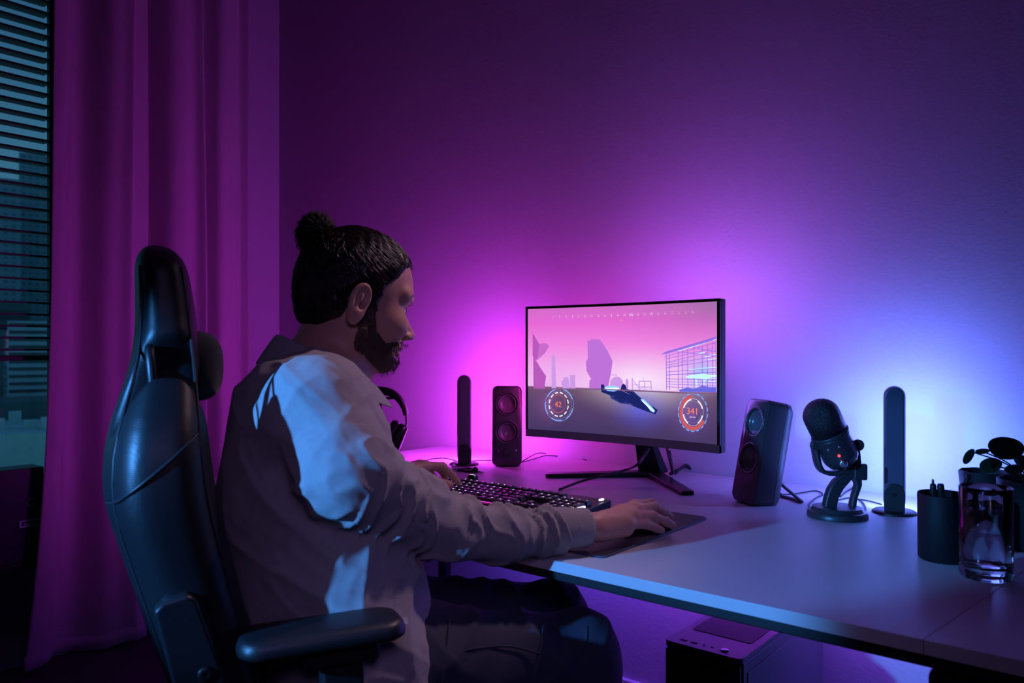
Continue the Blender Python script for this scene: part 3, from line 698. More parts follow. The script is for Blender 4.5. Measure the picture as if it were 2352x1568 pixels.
# front controls face the viewer's left
fx = Q@np.array([-.45, -.89, 0]); fx /= np.linalg.norm(fx); sd = np.cross(axv, fx)
def on_b(h, ang): return bb+axv*h+(fx*math.cos(ang)+sd*math.sin(ang))*r_
for h, a_, rr, mm_ in ((.052, -.28, .0028, M_steel), (.052, .02, .0022, M_mic), (.052, .32, .0028, M_steel), (.044, .05, .0026, M_mic)):
    k = MB(); k.sphere(on_b(h, a_), rr, 12); k.build('indicator', mm_, mic, True)
k = MB(); k.sphere(on_b(.034, .12), .0030, 12); o = k.build('mute_light', emat('red_led', (1, .04, .06), 3.0), mic, True); o['label'] = 'small glowing red light'
k = MB(); dnn = fx*math.cos(.15)+sd*math.sin(.15); k.lathe([(.0085, 0), (.0085, .008), (.006, .010)], 24, on_b(.017, .15)-dnn*.002, np.array(Vector((0, 0, 1)).rotation_difference(Vector(dnn)).to_matrix())); k.build('volume_dial', M_steel, mic, True)

# ------------------------------------------------------------------ headphones on a stand
M_pad = mat('black_leatherette', (0.012, 0.012, 0.014), 0.5, bump=('noise', 200, .2, .0006)); M_gun = mat('gunmetal', (0.16, 0.16, 0.18), 0.35, metal=.8)
HZ = 2.22; hb_ = onz(874, 800+FPX*.35/HZ, DZ)
hs = thing('headphone_stand', 'thin black headphone stand on the left end of the desk', 'headphone stand', hb_, math.atan2(RT[1], RT[0]))
hl = lambda px, py, dy=0: np.array([(px-874)/FPX*HZ, dy, (800+FPX*.35/HZ-py)/FPX*HZ])
m = MB(); m.lathe([(.055, 0), (.055, .005), (.052, .007), (.0001, .008)], 40); m.build('base', M_frame, hs, True)
m = MB(); m.lathe([(.0042, .006), (.0042, hl(0, 916)[2])], 14); m.build('pole', M_frame, hs, True)
m = MB(); m.box((0.006, 0, hl(0, 914)[2]), (.062, .03, .006)); m.build('rest', M_frame, hs, bevel=.002)
hp = thing('headphones', 'black over-ear headphones hanging from the thin stand', 'headphones', hb_+np.array([0, 0, .16]), math.atan2(RT[1], RT[0]))
hq = lambda px, py, dy=0: hl(px, py, dy)-np.array([0, 0, .16])
arcp = [hq(820, 950), hq(824, 925), hq(836, 908), hq(855, 899), hq(876, 897), hq(898, 902), hq(916, 915), hq(928, 934), hq(933, 952)]
m = MB(); P_ = spline(np.array(arcp), 6); rings = []
for i, p_ in enumerate(P_):
    t = (P_[min(i+1, len(P_)-1)]-P_[max(i-1, 0)]); t /= np.linalg.norm(t); nr = np.array([-t[2], 0, t[0]]); k = .6+.4*math.sin(PI*i/(len(P_)-1))
    rings.append([p_+nr*.0120*k*math.cos(a_)+np.array([0, .020*math.sin(a_), 0]) for a_ in np.arange(14)*2*PI/14])
m.loft(rings); m.build('headband', M_pad, hp, True)
for sgn, (tx, ty), (cx, cy), tilt in ((1, (933, 952), (911, 1006), .40), (-1, (820, 950), (842, 1006), -.40)):
    m = MB(); m.ribbon([hq(tx, ty), hq(tx+sgn*1, ty+15), hq(tx-sgn*3, ty+35), hq(cx+sgn*10, cy+8)], (0, .016, 0), .004); m.build('yoke', M_gun, hp, True)
    R_ = rotm('Y', PI/2*sgn+tilt-.0) ; R_ = rotm('Y', tilt)@rotm('Y', sgn*PI/2)
    c0 = hq(cx, cy)
    def oval(prof, name, m_):
        q = MB(); rr = []
        for r__, h in prof:
            rr.append([c0+R_@np.array([r__*1.42*math.cos(a_), r__*1.2*math.sin(a_), h*1.2]) for a_ in np.arange(36)*2*PI/36])
        q.loft(rr); return q.build(name, m_, hp, True)
    oval([(.020, -.026), (.030, -.025), (.033, -.018), (.033, -.010), (.030, -.006)], 'ear_cushion', M_pad)
    oval([(.029, -.007), (.031, -.003), (.031, .006), (.028, .012)], 'ear_cup', M_blk)
    q = oval([(.029, .0125), (.028, .016), (.018, .0175), (.0001, .018)], 'ear_cup_cover', M_gloss)

# ------------------------------------------------------------------ pencil cup and pens
pc = onz(2166, 1284, DZ)
cupR = .0375
o = thing('pencil_cup', 'matte black round pencil cup holding pens, left of the water glass', 'cup', pc)
m = MB(); m.lathe([(.0001, 0), (cupR-.003, 0), (cupR, .003), (cupR+.001, .108), (cupR, .110), (cupR-.002, .109), (cupR-.003, .006), (.0001, .005)], 56, cap=False); m.build('body', M_blkm, o, True)
def pen(label, a, b, r, tip=True):
    a = np.array(a); b = np.array(b); d = (b-a)/np.linalg.norm(b-a); o = thing('pen', label, 'pen', a, group='pens in the black cup')
    Q = np.array(Vector((0, 0, 1)).rotation_difference(Vector(d)).to_matrix()); L = np.linalg.norm(b-a)
    m = MB(); m.lathe([(r*.3, 0), (r, .012), (r, L-.004), (r*.85, L)], 16, (0, 0, 0), Q); m.build('barrel', M_blk, o, True)
    if tip:
        m = MB(); m.lathe([(r*.42, L), (r*.42, L+.008), (r*.3, L+.009)], 12, (0, 0, 0), Q); m.build('clicker', M_steel, o, True)
cz = 1.27
cpt = lambda px, py, dz=0: W(px, py, cz)
pen('black click pen standing in the cup, the left one with the narrow tip', pc+np.array([-.010, .004, .009]), W(2143, 1112, 1.28), .0050)
pen('thicker black pen standing in the cup, right of the click pen', pc+np.array([.004, .006, .009]), W(2160, 1112, 1.275), .0055, False)
pen('dark stick leaning out of the cup to the right towards the plant', pc+np.array([-.014, .010, .012]), W(2226, 1090, 1.31), .0040, False)

# ------------------------------------------------------------------ glass of water
M_gl = bpy.data.materials.new('clear_glass'); M_gl.use_nodes = True; _p = M_gl.node_tree.nodes['Principled BSDF']
_p.inputs['Transmission Weight'].default_value = 1; _p.inputs['Roughness'].default_value = 0.01; _p.inputs['IOR'].default_value = 1.46; _p.inputs['Base Color'].default_value = (.96, .97, 1, 1)
M_wa = bpy.data.materials.new('water'); M_wa.use_nodes = True; _p = M_wa.node_tree.nodes['Principled BSDF']
_p.inputs['Transmission Weight'].default_value = 1; _p.inputs['Roughness'].default_value = 0.0; _p.inputs['IOR'].default_value = 1.33
gp = onz(2264, 1325, DZ); GR, GH = .0365, .139
o = thing('drinking_glass', 'straight clear drinking glass of water at the right of the desk', 'glass', gp)
m = MB(); m.lathe([(.0001, 0), (GR-.004, 0), (GR-.001, .003), (GR, .01), (GR, GH-.001), (GR-.001, GH), (GR-.0030, GH-.001), (GR-.0045, GH-.012), (GR-.0060, .022), (GR-.011, .017), (.0001, .016)], 96, cap=False)
for V_ in m.V:
    r__ = np.hypot(V_[:, 0], V_[:, 1]); k_ = (r__ < GR-.0035) & (r__ > .01) & (V_[:, 2] > .0165); V_[k_, :2] *= (1+.035*np.cos(8*np.arctan2(V_[k_, 1], V_[k_, 0])))[:, None]
m.build('tumbler', M_gl, o, True)
o = thing('water', 'water filling two thirds of the clear glass', 'water', gp+np.array([0, 0, .0165]))
m = MB(); R2 = GR-.0050; m.lathe([(.0001, 0), (GR-.0115, 0.0008), (GR-.0058, .006), (GR-.0050, .082), (.0001, .0818)], 96, cap=False)
for V_ in m.V:
    r__ = np.hypot(V_[:, 0], V_[:, 1]); k_ = r__ > .01; V_[k_, :2] *= (1+.035*np.cos(8*np.arctan2(V_[k_, 1], V_[k_, 0])))[:, None]
m.build('liquid', M_wa, o, True)

# ------------------------------------------------------------------ plant
M_leaf = mat('dark_leaf', (0.02, 0.05, 0.03), 0.35, vary=(30, (0.03, 0.08, 0.04))); M_pot = mat('dark_pot', (0.009, 0.009, 0.011), 0.6, spec=.25)
M_soil = mat('soil', (0.02, 0.014, 0.01), 0.95, bump=('noise', 200, 1, .004))
pp = onz(2383, 1258, DZ)
o = thing('plant_pot', 'large dark cylindrical plant pot at the right edge behind the glass', 'plant pot', pp)
m = MB(); m.lathe([(.0001, 0), (.054, 0), (.058, .004), (.062, .118), (.060, .120), (.057, .118), (.054, .100), (.0001, .098)], 56, cap=False); m.build('pot', M_pot, o, True)
m = MB(); m.lathe([(.0001, .103), (.0545, .102), (.0545, .094), (.0001, .094)], 40, cap=False); m.build('soil', M_soil, o, True)
p2 = onz(2262, 1215, DZ)
o = thing('planter_bowl', 'dark faceted planter behind the water glass', 'planter', p2)
m = MB(); m.lathe([(.0001, 0), (.030, 0), (.036, .02), (.046, .112), (.044, .114), (.041, .108), (.032, .06), (.0001, .055)], 9, cap=False); m.build('bowl', M_pot, o, bevel=.002)
pl = thing('potted_plant', 'dark round-leaved plant growing from the large pot at the right edge', 'plant', pp+np.array([0, 0, .10]))
def leaf(px, py, Z, a, b, tilt, roll, cup=.15, stem=None):
    c = W(px, py, Z); n_ = 20; V = [c]; F = []
    ux = RT*math.cos(roll)+np.array([0, 0, 1])*math.sin(roll); vy = -RT*math.sin(roll)*math.cos(tilt)+np.array([0, 0, 1])*math.cos(roll)*math.cos(tilt)+FW*math.sin(tilt); nn = np.cross(ux, vy)
    for ring in (.5, 1.0):
        for i in range(n_):
            t = 2*PI*i/n_; k = ring*(1-.06*math.cos(t)); V.append(c+ux*a*k*math.cos(t)+vy*b*k*math.sin(t)+nn*cup*a*(ring**2)*(.6+.4*math.cos(2*t)))
    F = [(0, 1+i, 1+(i+1) % n_) for i in range(n_)]+[(1+i, 1+n_+i, 1+n_+(i+1) % n_, 1+(i+1) % n_) for i in range(n_)]
    mesh_obj('leaf', V, F, M_leaf, pl, True, world=True, solid=.0012, subsurf=1)
    s0 = pp+np.array([rng.normal()*.012, rng.normal()*.012, .10]); e = c if stem is None else W(*stem)
    m = MB(); m.tube([s0, (s0+e)/2+np.array([0, 0, .012]), e], .0012, 6); m.build('stem', M_leaf, pl, True, world=True)
leaf(2311, 1029, 1.30, .031, .021, .5, .05); leaf(2225, 1047, 1.30, .015, .007, .2, 1.0, .2, stem=(2235, 1038, 1.30)); leaf(2257, 1036, 1.33, .013, .005, .4, .1)
leaf(2276, 1068, 1.34, .020, .013, .4, .3); leaf(2352, 1062, 1.36, .022, .014, .5, -.4); leaf(2330, 1078, 1.31, .017, .010, .7, .2)

# ------------------------------------------------------------------ desk mat, mouse
ma = thing('mouse_pad', 'thin black mouse pad with a stitched edge under the right hand', 'mouse pad', (-.86, 1.30, DZ))
x0_, x1_, y0_, y1_ = -.865, -.7085, 1.098, 1.493
# pad outline in plan, slightly rounded corners
ctr = np.array([(-.88-.7085)/2, (1.098+1.493)/2]); ol = [(x+ctr[0]+.86, y+ctr[1]-1.30) for x, y in rrect(.1715*1.0+.0, .395, .012, 5)]
m = MB(); m.prism(ol, 0.0002, .0034, axis=2); m.build('pad', mat('mat_cloth', (0.012, 0.012, 0.014), .55, bump=('noise', 900, .2, .0004)), ma, bevel=.0008)
eg = MB(); eg.tube(np.array([(x, y, .0018) for x, y in ol+ol[:1]]), .0019, 6, sm=False); eg.build('stitched_edge', mat('mat_edge', (0.05, 0.07, 0.12), .5), ma, True)

# ------------------------------------------------------------------ keyboard
KX0, KX1, KY0, KY1 = -1.358, -.902, 1.268, 1.432
kb = thing('keyboard', 'black full-size keyboard with glowing white and magenta key legends, in front of the monitor', 'keyboard', ((KX0+KX1)/2, (KY0+KY1)/2, DZ), math.radians(0))
kc = np.array([(KX0+KX1)/2, (KY0+KY1)/2, DZ]); L_, D_ = KX1-KX0, KY1-KY0
M_kb = mat('keyboard_body', (0.02, 0.02, 0.022), .35); M_key = mat('keycap', (0.022, 0.021, 0.024), .42)
zt = lambda y: .010+.010*(y+D_/2)/D_
m = MB(); m.prism([(-D_/2, .002), (D_/2, .002), (D_/2, .024), (-D_/2, .013)], -L_/2, L_/2, axis=0); m.build('case', M_kb, kb, bevel=.002)
M_lw = emat('legend_white', (.85, .88, 1.0), 1.6); M_lm = emat('legend_magenta', (1.0, .05, .75), 1.4); M_lwd = emat('legend_dim', (.5, .45, .6), .8)
U = .01905; kx0 = -L_/2+.012; rows = []
R0 = [(0, 1), (2, 1), (3, 1), (4, 1), (5, 1), (6.5, 1), (7.5, 1), (8.5, 1), (9.5, 1), (11, 1), (12, 1), (13, 1), (14, 1), (15.25, 1), (16.25, 1), (17.25, 1)]
R1 = [(i, 1) for i in range(13)]+[(13, 2), (15.25, 1), (16.25, 1), (17.25, 1), (18.5, 1), (19.5, 1), (20.5, 1), (21.5, 1)]
R2_ = [(0, 1.5)]+[(1.5+i, 1) for i in range(12)]+[(13.5, 1.5), (15.25, 1), (16.25, 1), (17.25, 1), (18.5, 1), (19.5, 1), (20.5, 1), (21.5, 1, 2)]
R3 = [(0, 1.75)]+[(1.75+i, 1) for i in range(11)]+[(12.75, 2.25), (18.5, 1), (19.5, 1), (20.5, 1)]
R4 = [(0, 2.25)]+[(2.25+i, 1) for i in range(10)]+[(12.25, 2.75), (16.25, 1), (18.5, 1), (19.5, 1), (20.5, 1), (21.5, 1, 2)]
R5 = [(0, 1.25), (1.25, 1.25), (2.5, 1.25), (3.75, 6.25), (10, 1.25), (11.25, 1.25), (12.5, 1.25), (13.75, 1.25), (15.25, 1), (16.25, 1), (17.25, 1), (18.5, 2), (20.5, 1)]
sl_ = .011/D_; tiltR = rotm('X', math.atan(sl_))
ku = (L_-.024)/22.5
for ri, row in enumerate((R5, R4, R3, R2_, R1, R0)):
    yc = -D_/2+.018+ri*.0205+(.006 if ri == 5 else 0)
    for k in row:
        tall = len(k) > 2; wk = k[1]*ku-.0022; xk = kx0+(k[0]+k[1]/2)*ku; dk_ = .0405-.0025 if tall else .0182; yk_ = yc+(.0102 if tall and ri != 1 else 0)
        if tall and ri == 1: yk_ = yc-.0102; 
        if tall and ri == 3: yk_ = yc-.0102
        hgt = .0085; zc = .013+(yk_+D_/2)*sl_+hgt/2
        m = MB(); c = np.array([xk, yk_, zc+.001])
        V = []
        for z, kx_, ky_ in ((-hgt/2, 1, 1), (hgt/2, .80, .76)):
            V += [(-wk/2*kx_, -dk_/2*ky_, z), (wk/2*kx_, -dk_/2*ky_, z), (wk/2*kx_, dk_/2*ky_, z), (-wk/2*kx_, dk_/2*ky_, z)]
        V = np.array(V)@tiltR.T+c
        m.add(V, [(3, 2, 1, 0), (4, 5, 6, 7), (0, 1, 5, 4), (1, 2, 6, 5), (2, 3, 7, 6), (3, 0, 4, 7)], 0)
        mag = k[0] > 9 and k[0] < 16 and ri >= 1 and rng.random() < .8 or rng.random() < .08
        lw_ = .0042; q = np.array([(-lw_/2, -.0013+.0035, hgt/2+.0002), (lw_/2, -.0013+.0035, hgt/2+.0002), (lw_/2, .0013+.0035, hgt/2+.0002), (-lw_/2, .0013+.0035, hgt/2+.0002)])@tiltR.T+c
        if not (ri == 5 and k[0] > 14): m.add(q, [(0, 1, 2, 3)], 2 if mag else (1 if k[0] < 12 or rng.random() < .5 else 3))
        m.build('key', [M_key, M_lw, M_lm, M_lwd], kb)
# glowing plate edge and media keys
gl = MB()
for x0k, x1k in ((-.10, -.075), (-.06, -.03), (-.02, .03)): gl.box(((x0k+x1k)/2, -D_/2+.0085, .0152), (x1k-x0k, .002, .001))
gl.build('under_glow', M_lm, kb)
for x, y, wx, wy, mm_ in ((.172, .066, .020, .006, M_lw), (.196, .066, .012, .006, M_lw), (.206, -.066, .018, .006, M_lw), (.212, .020, .012, .005, M_lw)): pass
ro = MB(); ro.lathe([(.0095, -.010), (.0095, .010)], 24, (-L_/2+.062, D_/2-.010, .030), rotm('Y', PI/2)); ro.build('volume_roller', M_kb, kb, True, bevel=.001)
m = MB(); m.tube([(-L_/2+.052, D_/2-.013, .0375), (-L_/2+.062, D_/2-.011, .0392), (-L_/2+.072, D_/2-.013, .0375)], .0013, 6); m.build('roller_light', M_lw, kb, True)
zz_ = .0245
for nm, (xa, ya), (xb, yb), wd in (('macro_bar', (.218, -.050), (.218, -.005), .006), ('macro_bar', (.218, -.078), (.218, -.056), .006), ('status_bar', (.219, .050), (.219, .064), .006), ('media_key', (.196, -.070), (.207, -.052), .012), ('media_key', (.196, -.045), (.207, -.028), .012)):
    m = MB(); m.box(((xa+xb)/2, (ya+yb)/2, .0165+((ya+yb)/2+D_/2)*sl_+.0015), (wd if xa == xb else xb-xa, yb-ya, .004)); m.build(nm, M_lw, kb, bevel=.001)

# ------------------------------------------------------------------ mouse under the hand
mo_p = C((1478-1176)/FPX*1.485, 1.485, DZ+.0036)
ms = thing('mouse', 'black computer mouse mostly hidden under the right hand', 'mouse', mo_p, math.atan2((RT*.897+FW*.442)[1], (RT*.897+FW*.442)[0]))
m = MB(); rr = []
for t in np.linspace(0, 1, 9):
    x = -.055+.11*t; hh = .004+.018*math.sin(PI*min(max(.12+.76*t, 0), 1))**.7; ww = .018+.007*math.sin(PI*t)
    rr.append([(x, ww*math.cos(a_), .001+max(0, math.sin(a_))*hh) for a_ in np.arange(16)*2*PI/16])
m.loft(rr); m.build('shell', M_blk, ms, True)
m = MB(); m.lathe([(.006, -.003), (.006, .003)], 16, (.035, 0, .018), rotm('X', PI/2)); m.build('scroll_wheel', M_blkm, ms, True)

# ------------------------------------------------------------------ cables
M_cab = mat('cable_rubber', (0.012, 0.012, 0.014), .45); M_cabw = mat('grey_cable', (0.22, 0.2, 0.25), .45)
def cable(name, label, pts, r, m_=M_cab):
    pts = np.array(pts); o = thing(name, label, 'cable', pts[0]); q = MB(); q.tube(pts, r, 8); q.build('cord', m_, o, True, world=True); return o
oz = lambda px, py, z=.003: onz(px, py, DZ+z)
cable('monitor_cable', 'black cable looping from the monitor neck down to the keyboard', [W(1490, 1030, 2.0), W(1478, 1050, 1.98), W(1462, 1068, 1.95), oz(1436, 1079, .034), oz(1405, 1087, .028), oz(1370, 1095, .022), oz(1335, 1105, .012), oz(1305, 1116, .006), oz(1285, 1124, .004)], .0034)
cable('speaker_cable', 'thin black cable running along the desk from the left speaker to the left', [oz(1129, 1057), oz(1085, 1058), oz(1060, 1062), oz(1040, 1056, .01), oz(1020, 1052, .008), oz(995, 1053), oz(975, 1058), oz(955, 1066)], .0016)
cable('audio_cable', 'thin black cable looping right from behind the left speaker', [oz(1199, 1060), oz(1215, 1050, .012), oz(1238, 1040, .012), oz(1265, 1044, .004), oz(1300, 1046), oz(1342, 1054)], .0016)
cable('audio_cable', 'second thin black cable lying lower from behind the left speaker', [oz(1199, 1061), oz(1225, 1054), oz(1255, 1046, .006), oz(1290, 1048), oz(1330, 1052), oz(1346, 1056)], .0016)
cable('power_cable', 'thick black cable bundle arching behind the monitor foot on the right', [W(1532, 1030, 2.12), oz(1545, 1082, .03), oz(1540, 1086, .008), oz(1560, 1078, .016), oz(1575, 1068, .02), oz(1588, 1078, .006)], .0042)
cable('power_cable', 'second black cable beside the bundle behind the monitor foot', [W(1538, 1035, 2.10), oz(1548, 1086, .012), oz(1562, 1076, .012), oz(1578, 1072, .012), oz(1592, 1080, .004)], .0032)
cable('microphone_cable', 'black cable snaking from the right speaker towards the microphone stand', [oz(1772, 1126, .03), oz(1795, 1135), oz(1830, 1133), oz(1872, 1127), oz(1890, 1135), oz(1875, 1143), oz(1858, 1158), oz(1862, 1170)], .0018)
cable('microphone_cable', 'thin cable curling to the right round the microphone stand base', [oz(1925, 1148), oz(1950, 1143), oz(1975, 1148), oz(1988, 1165), oz(1986, 1182)], .0018)
cable('bar_cable', 'thin cable running from the microphone to the foot of the right light bar', [oz(1972, 1146), oz(1995, 1150), oz(2025, 1158)], .0016)
cable('bar_cable', 'thin cable arching behind the microphone to the right light bar', [oz(1930, 1140), oz(1945, 1128), oz(1975, 1114, .01), oz(2000, 1120, .004), oz(2022, 1128)], .0020)
uo = thing('usb_cable', 'coiled black cable with a metal plug lying behind the keyboard', 'cable', oz(1060, 1078))
m = MB(); m.tube([oz(1050, 1080), oz(1075, 1081), oz(1088, 1078), oz(1072, 1075), oz(1055, 1079), oz(1080, 1083), oz(1095, 1080, .005)], .0028, 8); m.build('cord', M_cab, uo, True, world=True)
q = oz(1104, 1083, .004); m = MB(); m.box(q, (.020, .009, .005), R=rotm('Z', -.1)); m.build('plug', M_steel, uo, world=True, bevel=.001)
q = oz(1092, 1079, .007); m = MB(); m.box(q, (.020, .012, .016), R=rotm('Y', .5), taper=.6); m.build('velcro_tie', M_cab, uo, world=True, bevel=.002)
ad = thing('usb_adapter', 'small lilac metal adapter standing behind the keyboard near the left light bar', 'adapter', oz(1050, 1072))
m = MB(); q = oz(1048, 1073, .008); m.box(q, (.030, .012, .010), R=rotm('Y', .15)); m.build('body', M_steel, ad, world=True, bevel=.002)
m = MB(); m.tube([oz(1040, 1076), oz(1050, 1078), oz(1060, 1078)], .002, 6); m.build('lead', M_cab, ad, True, world=True)

# ------------------------------------------------------------------ computer tower
M_pc = mat('pc_black', (0.12, 0.12, 0.13), .40); M_pcs = mat('pc_side_glass', (0.01, 0.011, 0.015), .08)
pz = .47; px0, px1, py0, py1 = -.806, -.634, 1.487, 1.985
pcs = thing('computer_tower', 'black computer tower with a mesh top panel standing on the floor under the desk', 'computer', ((px0+px1)/2, (py0+py1)/2, 0))
WX, DY = px1-px0, py1-py0
m = MB(); m.bx((-WX/2, -DY/2+.012, .02), (WX/2, DY/2, pz-.012)); m.build('case_body', M_pc, pcs, bevel=.003)
m = MB(); m.loft([[(x, y, z) for x, y in rrect(WX, DY, .014, 4)] for z in (pz-.012, pz)]); m.build('top_panel', M_pc, pcs, bevel=.002)
m = MB(); m.loft([[(x, y+.04, z) for x, y in rrect(WX-.036, DY-.11, .008, 4)] for z in (pz-.001, pz+.0012)]); m.build('dust_filter', mat('dust_filter', (0.05, 0.045, 0.055), .6, bump=('voronoi', 900, .5, .0006)), pcs, bevel=.0005)
m = MB(); m.bx((-WX/2+.003, -DY/2, .03), (WX/2-.003, -DY/2+.012, pz-.016)); m.build('front_panel', M_pcs, pcs, bevel=.004)
m = MB(); m.bx((WX/2, -DY/2+.03, .04), (WX/2+.002, DY/2-.02, pz-.035)); m.build('side_panel', M_pc, pcs, bevel=.001)
for x in (-.052, -.028): m = MB(); m.bx((x-.007, -DY/2+.022, pz), (x+.007, -DY/2+.029, pz+.0008)); m.build('usb_port', M_blkm, pcs)
for x in (-.006, .012): m = MB(); m.lathe([(.003, pz), (.003, pz+.0008)], 14, (x, -DY/2+.026, 0)); m.build('audio_port', M_blkm, pcs)
m = MB(); m.lathe([(.0085, pz), (.0085, pz+.0015), (.007, pz+.0025)], 24, (.040, -DY/2+.026, 0)); m.build('power_button', M_steel, pcs, True)
hx = MB(); M_hx = emat('hex_glow', (.12, .35, .6), .5)
for i in range(9):
    for j in range(7):
        x = .006+j*.0062+(i % 2)*.0031; z = pz-.075-i*.0054
        if x > .05: continue
        a_ = np.arange(7)*PI/3+PI/6
        for k in range(6):
            p1_ = (x+.0030*math.cos(a_[k]), z+.0030*math.sin(a_[k])); p2_ = (x+.0030*math.cos(a_[k+1]), z+.0030*math.sin(a_[k+1])); q1_ = (x+.0024*math.cos(a_[k]), z+.0024*math.sin(a_[k])); q2_ = (x+.0024*math.cos(a_[k+1]), z+.0024*math.sin(a_[k+1]))
            hx.add([(u, -DY/2-.0004, v_) for u, v_ in (p1_, p2_, q2_, q1_)], [(0, 1, 2, 3)])
o = hx.build('hexagon_lights', M_hx, pcs)
for x in (-.06, .06):
    for y in (-.2, .2): m = MB(); m.lathe([(.015, 0), (.015, .02)], 16, (x, y, 0)); m.build('rubber_foot', M_blkm, pcs)
# ------------------------------------------------------------------ gaming chair
M_ch = mat('chair_leatherette', (0.012, 0.012, 0.014), 0.42, bump=('carbon', 260, 0.22, 0.0005)); M_chs = mat('chair_plain', (0.018, 0.018, 0.021), 0.45, bump=('noise', 240, .3, .0005))
M_vel = mat('black_velour', (0.006, 0.006, 0.007), 0.95, sheen=.2)
FX, FZ = math.cos(math.radians(25)), math.sin(math.radians(25))
ch_o = C(-.196, 1.313, 0); fdir = RT*FX+FW*FZ
ch = thing('gaming_chair', 'black high-backed gaming chair turned towards the desk, with the seated man in it', 'chair', ch_o, math.atan2(fdir[1], fdir[0]))
zs = [.40, .50, .62, .75, .90, .98, 1.04, 1.10, 1.18, 1.23, 1.27]
XF = [-.17, -.19, -.215, -.250, -.285, -.295, -.303, -.310, -.320, -.332, -.35]
TH = [.10, .12, .135, .140, .150, .135, .105, .085, .075, .065, .05]
WD = [.20, .215, .235, .250, .265, .258, .215, .168, .150, .138, .10]
smz = lambda z, A: np.interp(z, np.linspace(.40, 1.27, 60), np.convolve(np.pad(np.interp(np.linspace(.40, 1.27, 60), zs, A), 2, 'edge'), np.ones(5)/5, 'valid'))
def f_back(p, grow=0.0):
    x, l, z = p[:, 0], p[:, 1], p[:, 2]; al = np.abs(l)
    w_ = smz(z, WD)+grow; xf = smz(z, XF)+grow; th = smz(z, TH)+2*grow
    k = np.clip((al/w_-.45)/.35, 0, 1); k = k*k*(3-2*k); dip = .045*(1-k)*np.clip((1.12-z)/.12, 0, 1)
    xf2 = xf-dip; c = (xf2+xf-th)/2; a = (xf2-xf+th)/2
    r = ((np.abs(x-c)/a)**3.2+(al/w_)**3.2)**(1/3.2); d = (r-1)*np.minimum(a, w_)
    d = smax(d, z-1.245, .05); d = smax(d, .44-z, .04)
    q = np.sqrt(((al-.172)/.022)**2+((z-1.045-(x+.33)*.1)/.050)**2); d = smax(d, -(q-1)*.022, .012)
    return d
V, F = surf_net(f_back, (-.50, -.30, .40), (-.10, .30, 1.30), .005)
mesh_obj('backrest', V, F, M_ch, ch, True)
# harness slot frames
for s_ in (-1, 1):
    m = MB(); a = np.linspace(0, 2*PI, 25); m.tube(np.c_[np.full(25, -.372)-.004*np.sin(a), s_*(.172)+.019*np.cos(a), 1.045+.046*np.sin(a)], .006, 8, sm=False); m.build('slot_frame', M_blk, ch, True)
# piping seams that run down the side of the backrest
for s_ in (-1, 1):
    for fx_, wk in ((.12, .985), (.82, .97)):
        pts = []
        for z in np.linspace(.50, 1.20, 24):
            xf, th, w_ = smz(z, XF), smz(z, TH), smz(z, WD); x = xf-th*(1-fx_); c = xf-th/2
            l = s_*w_*max(0.0, 1-(abs(x-c)/(th/2))**3.2)**(1/3.2); pts.append((x, l*1.002, z))
        m = MB(); m.tube(pts, .0022, 6, sm=False); m.build('piping', M_chs, ch, True)
def side_pt(s_, fx_, z):
    xf, th, w_ = smz(z, XF), smz(z, TH), smz(z, WD); x = xf-th*(1-fx_); c = xf-th/2
    return (x, s_*w_*max(0.0, 1-(abs(x-c)/(th/2))**3.2)**(1/3.2)*1.002, z)
for s_ in (-1, 1):
    m = MB(); m.tube([side_pt(s_, f_, z) for f_, z in zip(np.linspace(.04, .80, 9), np.linspace(.895, .985, 9))], .0024, 6); m.build('piping', M_chs, ch, True)
def f_pil(p):
    q = (np.abs(p-np.array([-.318, 0, 1.064]))/np.array([.042, .128, .052])); return ((q**2.8).sum(1)**(1/2.8)-1)*.042
V, F = surf_net(f_pil, (-.38, -.16, .98), (-.22, .16, 1.15), .005); mesh_obj('neck_pillow', V, F, M_vel, ch, True)
m = MB(); m.ribbon([(-.29, .122, 1.06), (-.33, .150, 1.07), (-.36, .158, 1.06)], (0, 0, .03), .003); m.build('pillow_strap', M_vel, ch, True)
def f_seat(p):
    x, l, z = p[:, 0], np.abs(p[:, 1]), p[:, 2]
    q = ((np.abs(x-.03)/.26)**6+(l/.26)**6+(np.abs(z-.445)/.05)**6)**(1/6); d = (q-1)*.05
    b = cap(np.c_[x, l, z], (-.18, .225, .475), (.24, .225, .470), .042); return smin(d, b, .03)
V, F = surf_net(f_seat, (-.28, -.32, .36), (.36, .32, .54), .007); mesh_obj('seat', V, F, M_ch, ch, True)
